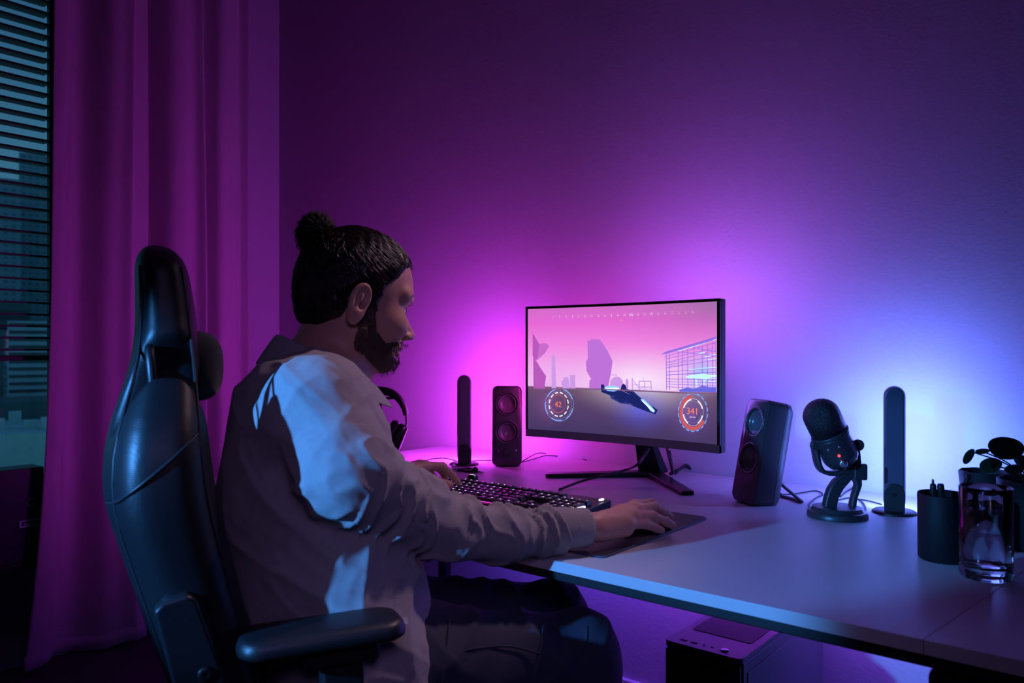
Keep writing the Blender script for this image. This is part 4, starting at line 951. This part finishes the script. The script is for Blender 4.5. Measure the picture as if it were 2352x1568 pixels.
for s_ in (-1, 1):
    y = -s_*.262
    m = MB(); ro_ = [(a_-.175, b_+y) for a_, b_ in rrect(.212, .088, .030, 6)]; ri_ = [(a_-.175, b_+y) for a_, b_ in rrect(.200, .076, .026, 6)]
    m.loft([[(x, y_, .712) for x, y_ in ri_], [(x, y_, .716) for x, y_ in ro_], [(x, y_, .728+.0) for x, y_ in ro_], [(x, y_, .737) for x, y_ in ri_], [(x*.96-.0066, (y_-y)*.7+y, .739) for x, y_ in ri_]])
    m.build('armrest_pad', M_ch, ch, True, subsurf=1)
    m = MB(); m.box((-.155, y, .700), (.10, .05, .026)); m.box((-.15, y, .60), (.055, .028, .18)); m.build('armrest_post', M_blk, ch, bevel=.006)
    m = MB(); m.box((-.15, y-s_*.0, .47), (.07, .036, .14)); m.box((-.15, y+s_*.08, .395), (.07, .20, .02)); m.build('armrest_bracket', M_frame, ch, bevel=.006)
    # reclining hinge cover on the side of the backrest
    m = MB(); yy = -s_*.252
    pl_ = [(-.372, .782), (-.362, .792), (-.335, .798), (-.325, .790), (-.262, .60), (-.235, .46), (-.295, .44), (-.330, .60)]
    m.prism([(x, z) for x, z in pl_], yy-.014*s_-.006, yy+.006, axis=1); m.build('hinge_cover', M_blk, ch, bevel=.005)
    m = MB(); m.lathe([(.010, 0), (.009, .003), (.004, .0035), (.0001, .0015)], 20, (-.315, yy-s_*.019 if s_ > 0 else yy+.008, .700), rotm('X', s_*PI/2)); m.build('bolt', M_frame, ch, True)
m = MB(); m.lathe([(.028, .10), (.028, .24), (.018, .241), (.018, .39)], 24); m.build('gas_lift', M_frame, ch, True)
m = MB(); m.bx((-.14, -.11, .375), (.12, .11, .398)); m.build('seat_plate', M_frame, ch, bevel=.005)
for k in range(5):
    a_ = 2*PI*k/5+.3; d_ = np.array([math.cos(a_), math.sin(a_), 0]); n_ = np.array([-d_[1], d_[0], 0])
    m = MB(); m.loft([[d_*t+n_*wv+np.array([0, 0, z]) for wv, z in ((w_, z0), (-w_, z0), (-w_, z1), (w_, z1))] for t, w_, z0, z1 in ((.01, .03, .085, .13), (.30, .018, .070, .095))]); m.build('base_arm', M_frame, ch, bevel=.005)
    m = MB()
    for s_ in (-1, 1): m.lathe([(.028, -.009), (.03, -.006), (.03, .006), (.028, .009)], 20, d_*.30+n_*s_*.016+np.array([0, 0, .03]), np.array(Vector((0, 0, 1)).rotation_difference(Vector(n_)).to_matrix()))
    m.box(d_*.30+np.array([0, 0, .05]), (.02, .02, .05)); m.build('caster', M_blk, ch, True)
# ------------------------------------------------------------------ person (all coordinates here: metres right, away, up from the camera foot)
def c3(px, py, Z): return np.array([(px-1176)/FPX*Z, Z, CAM_Z-(py-800)/FPX*Z])
BAS = np.stack([RT, FW, np.array([0, 0, 1.0])])
toW = lambda V: V@BAS
NL = np.array([math.sin(math.radians(25)), -math.cos(math.radians(25)), 0])      # towards his right (near) side
man = thing('person', 'bearded man with a hair bun, seated in pale shirt, hands on keyboard and mouse', 'person', toW(np.array([[-.24, 1.28, 0]]))[0])
HA, HP = math.radians(23), math.radians(12)
hd = np.array([math.cos(HA), math.sin(HA), 0]); up_ = np.array([0, 0, 1.0])
Hf = hd*math.cos(HP)-up_*math.sin(HP); Hu = up_*math.cos(HP)+hd*math.sin(HP); Hl = np.cross(Hu, Hf)   # forward, up, left (away)
H0 = np.array([-.262, 1.31, 1.167]); HM = np.stack([Hf, Hl, Hu]); I3 = np.eye(3)
hq_ = lambda p: (p-H0)@HM.T
hw_ = lambda f, l, u: H0+Hf*f+Hl*l+Hu*u
def f_headL(q):
    """head in its own frame: f forward, l left, u up"""
    a = np.abs(q[:, 1]); s = np.c_[q[:, 0], a, q[:, 2]]
    d = ell(q, (-.003, 0, .038), I3, (.091, .074, .080))
    d = smin(d, ell(q, (.034, 0, -.026), I3, (.052, .056, .073)), .035)
    d = smin(d, cap(s, (.002, .050, -.058), (.048, .016, -.084), .017, .016), .03)
    d = smin(d, ell(s, (.058, .012, -.088), I3, (.020, .019, .015)), .018)
    d = smin(d, ell(s, (.058, .047, -.028), I3, (.024, .018, .020)), .025)
    d = smin(d, cap(s, (.083, .0, .022), (.068, .046, .026), .0095, .009), .016)
    d = smax(d, -ell(s, (.094, .031, .002), I3, (.021, .018, .012)), .012)
    d = smax(d, -ell(s, (.094, 0, .001), I3, (.015, .034, .011)), .010)
    d = smin(d, cap(s, (.076, .0, .002), (.1015, .0, -.034), .0055, .0090), .010)
    d = smin(d, ell(s, (.093, .010, -.038), I3, (.010, .007, .007)), .006)
    d = smin(d, ell(s, (.080, .0, -.060), I3, (.012, .020, .014)), .012)
    d = smin(d, cap(s, (.0905, .0, -.0605), (.080, .021, -.0625), .0040, .0022), .005)
    d = smin(d, cap(s, (.0880, .0, -.0700), (.079, .020, -.0665), .0048, .0025), .005)
    d = smax(d, -cap(s, (.0945, .0, -.0652), (.081, .024, -.0640), .0016), .004)
    # lids
    d = smin(d, cap(s, (.0795, .020, .0085), (.0740, .042, .0070), .0028), .003)
    d = smin(d, cap(s, (.0785, .022, -.0070), (.0730, .040, -.0060), .0024), .003)
    return d
def f_earL(q):
    s = np.c_[q[:, 0], np.abs(q[:, 1]), q[:, 2]]
    ca, sa = math.cos(math.radians(7)), math.sin(math.radians(7)); tl = math.radians(12)
    ax0 = np.array([ca*math.cos(tl), -sa, -math.sin(tl)*ca]); ax2 = np.array([math.sin(tl), 0, math.cos(tl)]); ax1 = np.cross(ax2, ax0); ax0 = np.cross(ax1, ax2)
    E = np.stack([ax0, ax1, ax2]); c = np.array([-.012, .0835, -.006])
    d = ell(s, c+ax2*.006, E, (.0175, .0075, .0260)); d = smin(d, ell(s, c-ax2*.024+ax0*.003, E, (.0095, .0055, .0120)), .010)
    sd_ = 1 if ax1[1] > 0 else -1
    d = smax(d, -ell(s, c+ax1*sd_*.0068+ax2*.008+ax0*.0015, E, (.0125, .0070, .0195)), .003)
    d = smin(d, ell(s, c+ax1*sd_*.001+ax2*.004+ax0*.001, E, (.0032, .0050, .0115)), .004)
    d = smax(d, -ell(s, c+ax1*sd_*.006-ax2*.004+ax0*.006, E, (.0045, .010, .0060)), .003)
    return d
def chain(p, pts, rs, k=.006):
    d = None
    for (a, b), (ra, rb) in zip(zip(pts, pts[1:]), zip(rs, rs[1:])):
        e = cap(p, a, b, ra, rb); d = e if d is None else smin(d, e, k)
    return d
RW = c3(1366, 1210, 1.352); LW = c3(936, 1088, 1.77)
RH = dict(
    idx=[c3(1458, 1163, 1.447), c3(1495, 1156, 1.478), c3(1516, 1166, 1.508), c3(1527, 1175, 1.525)],
    mid=[c3(1462, 1172, 1.420), c3(1503, 1165, 1.452), c3(1527, 1177, 1.478), c3(1539, 1186, 1.490)],
    rng=[c3(1454, 1186, 1.396), c3(1500, 1186, 1.425), c3(1530, 1198, 1.443), c3(1544, 1206, 1.450)],
    pnk=[c3(1440, 1203, 1.376), c3(1480, 1203, 1.402), c3(1506, 1212, 1.418), c3(1519, 1217, 1.424)],
    thb=[c3(1385, 1195, 1.39), c3(1425, 1172, 1.452), c3(1462, 1175, 1.50), c3(1485, 1182, 1.52)])
LH = dict(
    idx=[c3(974, 1070, 1.80), c3(1016, 1071, 1.82), c3(1040, 1092, 1.825), c3(1053, 1108, 1.82)],
    mid=[c3(964, 1068, 1.825), c3(1008, 1073, 1.86), c3(1021, 1088, 1.87), c3(1023, 1100, 1.865)],
    rng=[c3(953, 1070, 1.85), c3(985, 1075, 1.885), c3(992, 1090, 1.89), c3(993, 1101, 1.88)],
    pnk=[c3(943, 1075, 1.865), c3(965, 1080, 1.905), c3(968, 1092, 1.91), c3(969, 1101, 1.90)],
    thb=[c3(945, 1094, 1.775), c3(976, 1106, 1.765), c3(1008, 1108, 1.765), c3(1032, 1113, 1.765)])
def f_hand(p, H, wr, side):
    d = None
    for f, ra in (('idx', .0125), ('mid', .0130), ('rng', .0125), ('pnk', .0115)):
        e = cap(p, wr, H[f][0], .0175, ra); d = e if d is None else smin(d, e, .012)
    d = smin(d, cap(p, H['idx'][0], H['pnk'][0], .0115, .0105), .008)
    d = smin(d, cap(p, wr, H['thb'][0], .016, .016), .012)
    if side > 0: d = smin(d, cap(p, c3(1384, 1222, 1.352), c3(1438, 1216, 1.378), .0155, .0125), .010)
    for f, rs in (('idx', (.0108, .0096, .0086, .0076)), ('mid', (.0112, .0098, .0088, .0078)), ('rng', (.0108, .0094, .0085, .0075)), ('pnk', (.0098, .0085, .0076, .0068)), ('thb', (.0150, .0122, .0108, .0095))):
        e = chain(p, H[f], rs, .004)
        d = smin(d, e, .005)
    return d
SH = {}
NB = np.array([-.318, 1.292, 1.035])                                   # base of the neck
SR, SL = np.array([-.283, 1.120, 1.000]), np.array([-.385, 1.410, 1.000])
ER, EL = c3(925, 1168, 1.175), c3(812, 1116, 1.51)
SH.update(r=[SR, c3(792, 1078, 1.085), ER, c3(1040, 1213, 1.225), c3(1150, 1230, 1.27), c3(1262, 1222, 1.32), c3(1322, 1212, 1.338)], l=[SL, c3(778, 1010, 1.44), EL, c3(878, 1116, 1.62), c3(918, 1106, 1.70)])
CH, WA, HI = c3(703, 1010, 1.25), c3(745, 1290, 1.235), c3(800, 1450, 1.23)
def f_body(p):
    q = hq_(p); d = smin(f_headL(q), f_earL(q), .005)
    d = smin(d, cap(p, hw_(-.022, 0, -.045), NB, .056, .060), .030)
    d = smin(d, cap(p, hw_(-.010, 0, -.060), NB+hd*.022, .050, .055), .02)
    d = smin(d, cap(p, NB, SR, .05, .05), .05); d = smin(d, cap(p, NB, SL, .05, .05), .05)
    d = smin(d, ecap(p, CH, WA, .105, .10, NL, 1.4), .05); d = smin(d, ecap(p, WA, HI, .10, .115, NL, 1.4), .04)
    d = smin(d, chain(p, SH['r'][:5], [.045, .040, .030, .026, .024], .01), .03); d = smin(d, cap(p, SH['r'][4], RW, .024, .0205), .012)
    d = smin(d, cap(p, SL, EL, .045, .030), .03); d = smin(d, cap(p, EL, LW, .030, .0205), .012)
    d = smin(d, f_hand(p, RH, RW, 1), .012); d = smin(d, f_hand(p, LH, LW, -1), .012)
    d = smin(d, cap(p, c3(858, 1528, 1.165), c3(1300, 1510, 1.33), .070, .045), .03); d = smin(d, cap(p, c3(905, 1430, 1.47), c3(1255, 1424, 1.59), .068, .045), .03)
    return d
V, F = surf_net(f_body, (-.50, 1.00, .50), (.34, 1.96, 1.33), .0022)
# ---- skin: colour by place (lips redder); real skin tone, light comes from the lamps
M_skin = mat('skin', (0.62, 0.32, 0.26), .48, sss=.15, bump=('noise', 350, .12, .0006), vary=(40, (0.55, 0.26, 0.21)))
M_lip = mat('lips', (0.45, 0.16, 0.15), .4)
q = hq_(V); cen = q[F].mean(1)
lipm = (np.abs(cen[:, 1]) < .0225) & (cen[:, 0] > .078) & (np.abs(cen[:, 2]+.0655) < .0075-.0002*0)
body = mesh_obj('body', toW(V), F, [M_skin, M_lip], man, True, mi=lipm.astype(int), world=True)
for s_ in (-1, 1):
    e = hw_(.0665, s_*.0305, .0005)
    m = MB(); m.sphere(toW(e[None])[0], .0123, 24); m.build('eye', mat('eyeball', (.75, .75, .78), .08), man, True, world=True)
    gz = hd*.98-up_*.10; gz /= np.linalg.norm(gz)
    m = MB(); Qr = np.array(Vector((0, 0, 1)).rotation_difference(Vector(toW(gz[None])[0])).to_matrix()); m.lathe([(.0058, 0), (.005, .0012), (.0001, .0018)], 20, toW((e+gz*.0112)[None])[0], Qr); m.build('iris', mat('iris', (.03, .04, .05), .05), man, True, world=True)

# ---- strands
def strands(name, P, r, m_, parent=man):
    """P (N,K,3) in camera-foot axes -> one mesh of thin three-sided strands"""
    N, K, _ = P.shape; T = np.gradient(P, axis=1); T /= np.linalg.norm(T, axis=2)[..., None]+1e-9
    u = np.cross(T, np.array([.3, .5, .8])); u /= np.linalg.norm(u, axis=2)[..., None]+1e-9; v = np.cross(T, u)
    tp = np.linspace(1, .25, K)[None, :, None]*r; rings = np.stack([P+tp*(math.cos(a)*u+math.sin(a)*v) for a in (0, 2.09, 4.19)], 2).reshape(-1, 3)
    b = (np.arange(N)[:, None]*K+np.arange(K-1)[None]).reshape(-1)*3; Fq = np.concatenate([np.stack([b+i, b+(i+1) % 3, b+3+(i+1) % 3, b+3+i], 1) for i in range(3)])
    return mesh_obj(name, toW(rings), Fq, m_, parent, True, world=True)
M_hair = mat('dark_hair', (0.016, 0.010, 0.008), .38, spec=.5); M_beard = mat('brown_beard', (0.075, 0.042, 0.028), .6)
BUN = np.array([-.066, .004, .092])                                       # bun base in head frame
def hairline(q):
    """positive inside the haired scalp"""
    f, l, u = q[:, 0], np.abs(q[:, 1]), q[:, 2]
    line = np.interp(f, [-.12, -.085, -.055, -.030, -.012, .010, .028, .045, .060, .075, .10], [-.052, -.060, -.052, -.030, .022, .026, .030, .048, .068, .078, .082])
    line = line+.0012*np.sin(f*220)
    line = np.where((f > .004) & (f < .026) & (l > .05), -.012, line)
    return u-line
def f_hair(p):
    q = hq_(p); base = ell(q, (-.003, 0, .038), I3, (.091, .074, .080))
    base = smin(base, ell(q, (.034, 0, -.026), I3, (.052, .056, .073)), .035)
    base = smin(base, ell(q, (-.040, 0, -.008), I3, (.048, .056, .056)), .03)
    d = base-.0060-np.clip(-q[:, 0]*.03, -.002, .003)
    k = hairline(q); d = smax(d, -k*.7, .008)
    # combed grooves converge on the bun
    v = q-BUN; ang = np.arctan2(v[:, 1], v[:, 0]*.8+v[:, 2]*-.6)
    d = d+.0011*np.sin(ang*46+3*vnoise(q*60))*np.clip(np.linalg.norm(v, axis=1)/.05, .3, 1)
    return d
V, F = surf_net(f_hair, H0-.15, H0+.16, .0022); mesh_obj('hair', toW(V), F, M_hair, man, True, world=True)
hair_o = man.children[-1] if man.children else None
# the bun
def f_bun(p):
    q = hq_(p); r_a = q-np.array([-.084, .0, .102]); w_ = np.arctan2(r_a[:, 2], r_a[:, 0])
    d = ell(q, (-.093, 0, .092), I3, (.019, .021, .027)); d = smin(d, ell(q, (-.082, 0, .106), I3, (.018, .018, .015)), .015)
    d = smin(d, cap(q, (-.052, 0, .080), (-.082, 0, .102), .020, .013), .010)
    return d+.0016*np.sin(w_*14+q[:, 1]*160+2*vnoise(q*70))
V, F = surf_net(f_bun, H0-.20, H0+.24, .0022); mesh_obj('hair_bun', toW(V), F, M_hair, man, True, world=True)
m = MB(); a = np.linspace(0, 2*PI, 25); n_ = np.array([-.6, 0, .8]); u_ = np.array([.8, 0, .6]); cc = np.array([-.068, 0, .092])
m.tube(toW(np.array([hw_(*(cc+u_*.0185*math.cos(t)+np.array([0, .0185, 0])*math.sin(t))) for t in a])), .0035, 8, sm=False); m.build('hair_tie', M_blkm, man, True, world=True)
def surf_sample(f, n, lo, hi, off=0.0, it=4):
    P = rng.uniform(lo, hi, (n, 3))
    for _ in range(it): P = P-normals(f, P)*(f(P)-off)[:, None]
    return P
fh = lambda p: f_hair(p)
# combed strands lying on the hair, running to the bun
P0 = surf_sample(fh, 5200, H0-.13, H0+.15); k = hairline(hq_(P0)); P0 = P0[(k > .002)]
tgt = hw_(*BUN); out = [P0]
for s_ in range(11):
    P = out[-1]; n_ = normals(fh, P); v = tgt-P; dd = np.linalg.norm(v, axis=1)[:, None]; v = v-n_*(v*n_).sum(1)[:, None]; v /= np.linalg.norm(v, axis=1)[:, None]+1e-9
    P = P+v*np.minimum(.0075, dd*.5); P = P-n_*(fh(P)-.0010-.0008*math.sin(s_))[:, None]; out.append(P)
strands('hair_strands', np.stack(out, 1)+rng.normal(0, .0004, (len(P0), 1, 3)), .00055, M_hair)
# loose hair on the bun
fb = f_bun; P0 = surf_sample(fb, 1500, hw_(-.09, 0, .104)-.04, hw_(-.09, 0, .104)+.04); P0 = P0[np.abs(fb(P0)) < .003]; out = [P0]; cB = hw_(-.09, 0, .124)
sw = rng.normal(0, 1, (len(P0), 3))
for s_ in range(7):
    P = out[-1]; n_ = normals(fb, P); t_ = np.cross(n_, Hl)+.4*np.cross(n_, sw); t_ /= np.linalg.norm(t_, axis=1)[:, None]; P = P+t_*.005; P = P+n_*(.0001+rng.random((len(P), 1))*.0008*s_*.5); out.append(P)
strands('bun_strands', np.stack(out, 1), .00045, M_hair)
# flyaway hair at the forehead and below the bun
P0 = surf_sample(fh, 900, hw_(.06, 0, .07)-.05, hw_(.06, 0, .07)+.05); kk = hairline(hq_(P0)); P0 = P0[(kk > 0) & (kk < .03)]; n_ = normals(fh, P0)
tt = np.linspace(0, 1, 5)[None, :, None]; dv = n_*.0025-Hf*rng.uniform(.0, .010, (len(P0), 1))+rng.normal(0, .0022, (len(P0), 3)); strands('hair_wisps', P0[:, None]+dv[:, None]*tt, .0003, M_hair)
# beard
f_hn = lambda p: smin(smin(f_headL(hq_(p)), cap(p, hw_(-.022, 0, -.045), NB, .056, .060), .030), cap(p, hw_(-.010, 0, -.060), NB+hd*.022, .050, .055), .02)
def beard_mask(q):
    f, l, u = q[:, 0], np.abs(q[:, 1]), q[:, 2]
    top = np.interp(f, [-.005, .005, .018, .030, .050, .072, .10], [-.03, .018, .004, -.040, -.056, -.049, -.047])
    lo_ = np.interp(f, [-.02, .0, .03, .06, .09], [-.080, -.084, -.096, -.110, -.125])
    k = np.minimum(top-u, u-lo_); k = np.minimum(k, (f+.006)*1.0)
    lips = np.sqrt(((l)/.026)**2+((u+.0665)/.0115)**2)-1; lips = np.where(f > .07, lips*.008, 1)
    return np.minimum(k, lips)
fhd = f_hn
def f_beard(p):
    q = hq_(p); d = f_hn(p)-.0013-.0012*np.clip((-q[:, 2]-.07)/.04, 0, 1); d = d+.0012*vnoise(q*170)+.0008*vnoise(q*330)
    nose = cap(q, (.09, 0, .02), (.106, 0, -.035), .016); d = smax(d, -nose, .003)
    return smax(d, -beard_mask(q), .008)
V, F = surf_net(f_beard, H0-.16, H0+.14, .0022); mesh_obj('beard', toW(V), F, M_beard, man, True, world=True)
P0 = surf_sample(fhd, 16000, H0-.14, H0+.14, .004); mk_ = beard_mask(hq_(P0)); P0 = P0[(mk_ > .002) & (np.abs(fhd(P0)-.004) < .002) & (f_headL(hq_(P0)) < .008)][:4200]; n_ = normals(fhd, P0)
g = -Hu*.9+Hf*.15; tt = np.linspace(0, 1, 4)[None, :, None]; ln = rng.uniform(.0015, .0055, (len(P0), 1))*np.where(hq_(P0)[:, 2:3] > -.062, .6, 1.0); dv = (n_*.6+g*.6+rng.normal(0, .25, (len(P0), 3)))*ln
strands('beard_strands', P0[:, None]+dv[:, None]*tt+(g*.004)[None, None]*tt**2, .0004, M_beard)
# eyebrows
eb = []
for s_ in (-1, 1):
    t = rng.random(90); c = np.stack([.0900-.016*t**1.3+0*t, s_*(.012+.036*t), .026+.005*np.sin(t*3)-.004*t], 1)+rng.normal(0, .0014, (90, 3))*[.2, .5, .55]
    for cc in c:
        p_ = hw_(*cc)[None]
        for _ in range(3): p_ = p_-normals(fhd, p_)*(fhd(p_)+.0002)[:, None]
        d_ = Hl*s_*.005-Hf*.0022+Hu*.001; eb.append([p_[0]+d_*k_ for k_ in (0, .33, .66, 1)])
strands('eyebrows', np.array(eb), .00035, M_hair)

# ---- shirt
M_shirt = mat('linen_shirt', (0.44, 0.42, 0.43), .88, bump=('weave', 420, .5, .0009), vary=(140, (.33, .31, .33)), sheen=.2)
rr_ = [.070, .068, .056, .047, .041, .034, .031]; rl_ = [.068, .060, .054, .042, .034]
def f_torso(p):
    d = ecap(p, c3(700, 975, 1.25), c3(712, 1110, 1.25), .122, .134, NL, 1.38)
    d = smin(d, ecap(p, c3(712, 1110, 1.25), c3(745, 1290, 1.235), .134, .130, NL, 1.35), .04)
    d = smin(d, ecap(p, c3(745, 1290, 1.235), c3(800, 1470, 1.225), .130, .128, NL, 1.38), .04)
    d = smin(d, ecap(p, c3(800, 1470, 1.225), c3(800, 1640, 1.20), .128, .125, NL, 1.38), .04)
    d = smin(d, cap(p, NB+np.array([-.012, 0, -.020]), SR+np.array([-.0, 0, .005]), .046, .066), .06); d = smin(d, cap(p, NB+np.array([-.012, 0, -.02]), SL, .046, .066), .06)
    return d
def f_shirt(p):
    d = f_torso(p)
    for k_, rs in (('r', rr_), ('l', rl_)):
        e = chain(p, SH[k_], rs, .03); d = smin(d, e, .012)
    # neck opening
    ax_ = NB-hw_(-.01, 0, -.06); ax_ = ax_/np.linalg.norm(ax_)
    hole = cap(p, hw_(.0, 0, -.05), NB+hd*.022-up_*.004, .068, .062); d = smax(d, -hole, .008)
    q1 = smax(d, -cap(p, c3(1345, 1212, 1.345), c3(1500, 1212, 1.45), .036), .004)
    return q1
def wrinkle(P):
    """displacement of cloth: folds run round the sleeves and diagonally over the back"""
    out = np.zeros(len(P)); dmin = np.full(len(P), 9.0); tt_ = np.zeros(len(P)); rad = np.zeros(len(P)); base = 0.0
    for k_ in ('r', 'l'):
        base = 0.0
        for a, b in zip(SH[k_], SH[k_][1:]):
            L = np.linalg.norm(b-a); t = np.clip(((P-a)@(b-a))/L**2, 0, 1); dd = np.linalg.norm(P-a-t[:, None]*(b-a), axis=1)
            s_ = dd < dmin; dmin[s_] = dd[s_]; tt_[s_] = base+t[s_]*L; base += L
    arm = np.clip((.085-dmin)/.02, 0, 1)*np.clip((tt_-.02)/.08, 0, 1)
    n1 = vnoise(P*9+5); n2 = vnoise(P*22+9)
    ph = tt_*88+4.5*n1+2.5*n2+P[:, 2]*22
    sl = (1-np.abs(np.sin(ph)))**1.6*(.55+.6*vnoise(P*14+3))
    cuffk = np.clip((base*0+.60-tt_)/.10, .15, 1)
    out += arm*cuffk*(.0140*sl-.003)+arm*.0035*n2
    tor = 1-np.clip(arm, 0, 1)
    u = P@np.array([.55, .1, .83]); v = P@np.array([.83, .0, -.55])
    fld = (1-np.abs(vnoise(np.c_[u*13, v*3.2, P[:, 1]*4]+7)))**3*.008+(1-np.abs(vnoise(np.c_[v*24, u*6, P[:, 1]*7]+4)))**3*.004+(1-np.abs(vnoise(np.c_[u*30, v*9, P[:, 1]*9]+14)))**4*.003+(1-np.abs(vnoise(np.c_[P[:, 0]*17, P[:, 1]*8, P[:, 2]*4]+2)))**4*.008*np.clip((.92-P[:, 2])/.1, 0, 1)
    return out+tor*(fld-.008)+.0012*vnoise(P*60)
V, F = surf_net(f_shirt, (-.56, .90, .555), (.22, 1.82, 1.10), .0040)
# open the bottom hem so the tails hang free
N_ = normals(f_shirt, V, .004); V2 = V+N_*wrinkle(V)[:, None]
shirt = mesh_obj('shirt', toW(V2), F, M_shirt, man, True, world=True)
# collar: a folded band round the neck
def neckring(h, k, o=0.0):
    out = []
    for t in np.linspace(-PI*.80, PI*.80, 44):
        # t=0 is the back of the neck
        d_ = -hd*math.cos(t)+NL*math.sin(t); fr_ = (1-math.cos(t))/2
        r_c = (.070+.006*fr_)*k
        c = NB+hd*(.004+.012*fr_)+up_*(.046-.085*fr_)
        out.append(c+d_*r_c*np.array([1, 1, 1])+up_*h*(1-.15*fr_)+d_*o)
    return np.array(out)
rings = [neckring(-.018, 1.10), neckring(.006, 1.02), neckring(.026, 1.0), neckring(.032, 1.03), neckring(.028, 1.09), neckring(.006, 1.24, .004), neckring(-.016, 1.42, .006)]
m = MB(); m.loft([toW(r) for r in rings], cap=False, closed=False); o = m.build('collar', M_shirt, man, True, world=True, solid=.0016, subsurf=1)
# cuff band and buttons
def ringat(c, ax, rad, n=40, sq=1.0):
    ax = ax/np.linalg.norm(ax); u = np.cross(ax, up_); u /= np.linalg.norm(u); v = np.cross(u, ax)
    return np.array([c+rad*(math.cos(a_)*u+math.sin(a_)*v*sq) for a_ in np.linspace(0, 2*PI, n, endpoint=False)])
ca, cb = c3(1268, 1216, 1.322), c3(1348, 1211, 1.347); ax_ = cb-ca
m = MB(); m.loft([toW(ringat(ca+ax_*t, ax_, r_+.0008*math.sin(t*9))) for t, r_ in ((0, .0365), (.05, .0378), (.5, .0355), (.92, .0335), (1, .0325), (1.0, .0300), (.7, .0295))], cap=False); m.build('cuff', M_shirt, man, True, world=True)
ca2, cb2 = c3(898, 1109, 1.66), c3(924, 1104, 1.715); ax2_ = cb2-ca2
m = MB(); m.loft([toW(ringat(ca2+ax2_*t, ax2_, r_)) for t, r_ in ((0, .037), (.5, .0355), (1, .0335), (1, .031), (.7, .030))], cap=False); m.build('cuff', M_shirt, man, True, world=True)
def button(name, px, py, Z, f, r=.0048, it=6):
    p_ = c3(px, py, Z)[None]; ray = p_[0]-np.array([0, 0, CAM_Z]); ray /= np.linalg.norm(ray); p_ = p_-ray*.25
    for _ in range(60):
        dd = f(p_)[0]
        p_ = p_+ray*max(dd*.7, 0)
    n_ = normals(f, p_)[0]; Q = np.array(Vector((0, 0, 1)).rotation_difference(Vector(toW(n_[None])[0])).to_matrix())
    m = MB(); m.lathe([(r, 0), (r, .0014), (r*.8, .002), (r*.5, .0012), (.0001, .0012)], 20, toW((p_[0]+n_*.002)[None])[0], Q); return m.build(name, M_trim, man, True, world=True)
button('button', 1270, 1236, 1.30, lambda p: cap(p, ca, cb, .0375, .034)); button('button', 928, 1427, 1.13, lambda p: f_torso(p)-.004)

# ---- trousers and shoes
M_tr = mat('dark_trousers', (0.035, 0.042, 0.075), .85, bump=('weave', 480, .3, .0005), vary=(50, (.028, .034, .06)))
KR, KL = c3(1318, 1508, 1.34), c3(1272, 1420, 1.60)
AR, AL = np.array([.165, 1.365, .10]), np.array([.13, 1.64, .10])
def f_tr(p):
    hr, hl_ = c3(858, 1528, 1.165), c3(905, 1430, 1.47)
    d = smin(cap(p, hr, KR, .092, .072), cap(p, hl_, KL, .090, .068), .02)
    d = smin(d, ecap(p, HI+np.array([0, 0, -.03]), HI+np.array([.05, .02, -.06]), .12, .12, NL, 1.35), .04)
    d = smin(d, cap(p, KR, AR, .070, .056), .03); d = smin(d, cap(p, KL, AL, .068, .056), .03)
    return smax(d, .075-p[:, 2], .01)
V, F = surf_net(f_tr, (-.52, .92, .05), (.30, 1.80, .80), .0055)
N_ = normals(f_tr, V, .005); u = V@np.array([.80, .1, .6]); v = V@np.array([.6, .2, -.8])
fd = (1-np.abs(vnoise(np.c_[u*16, v*5, V[:, 1]*6]+3)))**3*.008-.004+(1-np.abs(vnoise(np.c_[v*20, u*4, V[:, 1]*5]+8)))**4*.006
V = V+N_*fd[:, None]; mesh_obj('trousers', toW(V), F, M_tr, man, True, world=True)
# stitched seams and thigh pocket
def on_tr(px, py, Z):
    p_ = c3(px, py, Z)[None]; ray = p_[0]-np.array([0, 0, CAM_Z]); ray /= np.linalg.norm(ray); p_ = p_-ray*.3
    for _ in range(80): p_ = p_+ray*max(f_tr(p_)[0]*.7, 0)
    return p_[0]-ray*.005
for pts in ([(1032, 1425), (1028, 1470), (1018, 1530), (1014, 1568)], [(1250, 1425), (1245, 1460), (1240, 1500)], [(1045, 1498), (1100, 1488), (1170, 1484), (1240, 1500)], [(1348, 1438), (1346, 1470), (1330, 1520)]):
    m = MB(); m.tube(toW(np.array([on_tr(x, y, 1.2) for x, y in pts])), .0016, 6); m.build('seam', M_tr, man, True, world=True)
for A in (AR, AL):
    def f_sh(p, A=A):
        b = A*np.array([1, 1, 0]); t = b+np.array([.17, .08, .030]); h = b+np.array([-.035, -.015, .035])
        d = smin(cap(p, h, t, .040, .036), cap(p, h+up_*.02+hd*.03, A+up_*.01, .042, .046), .03); return smax(d, .002-p[:, 2], .006)
    V, F = surf_net(f_sh, A-np.array([.12, .12, .12]), A+np.array([.26, .18, .12]), .005); mesh_obj('shoe', toW(V), F, M_blkm, man, True, world=True)
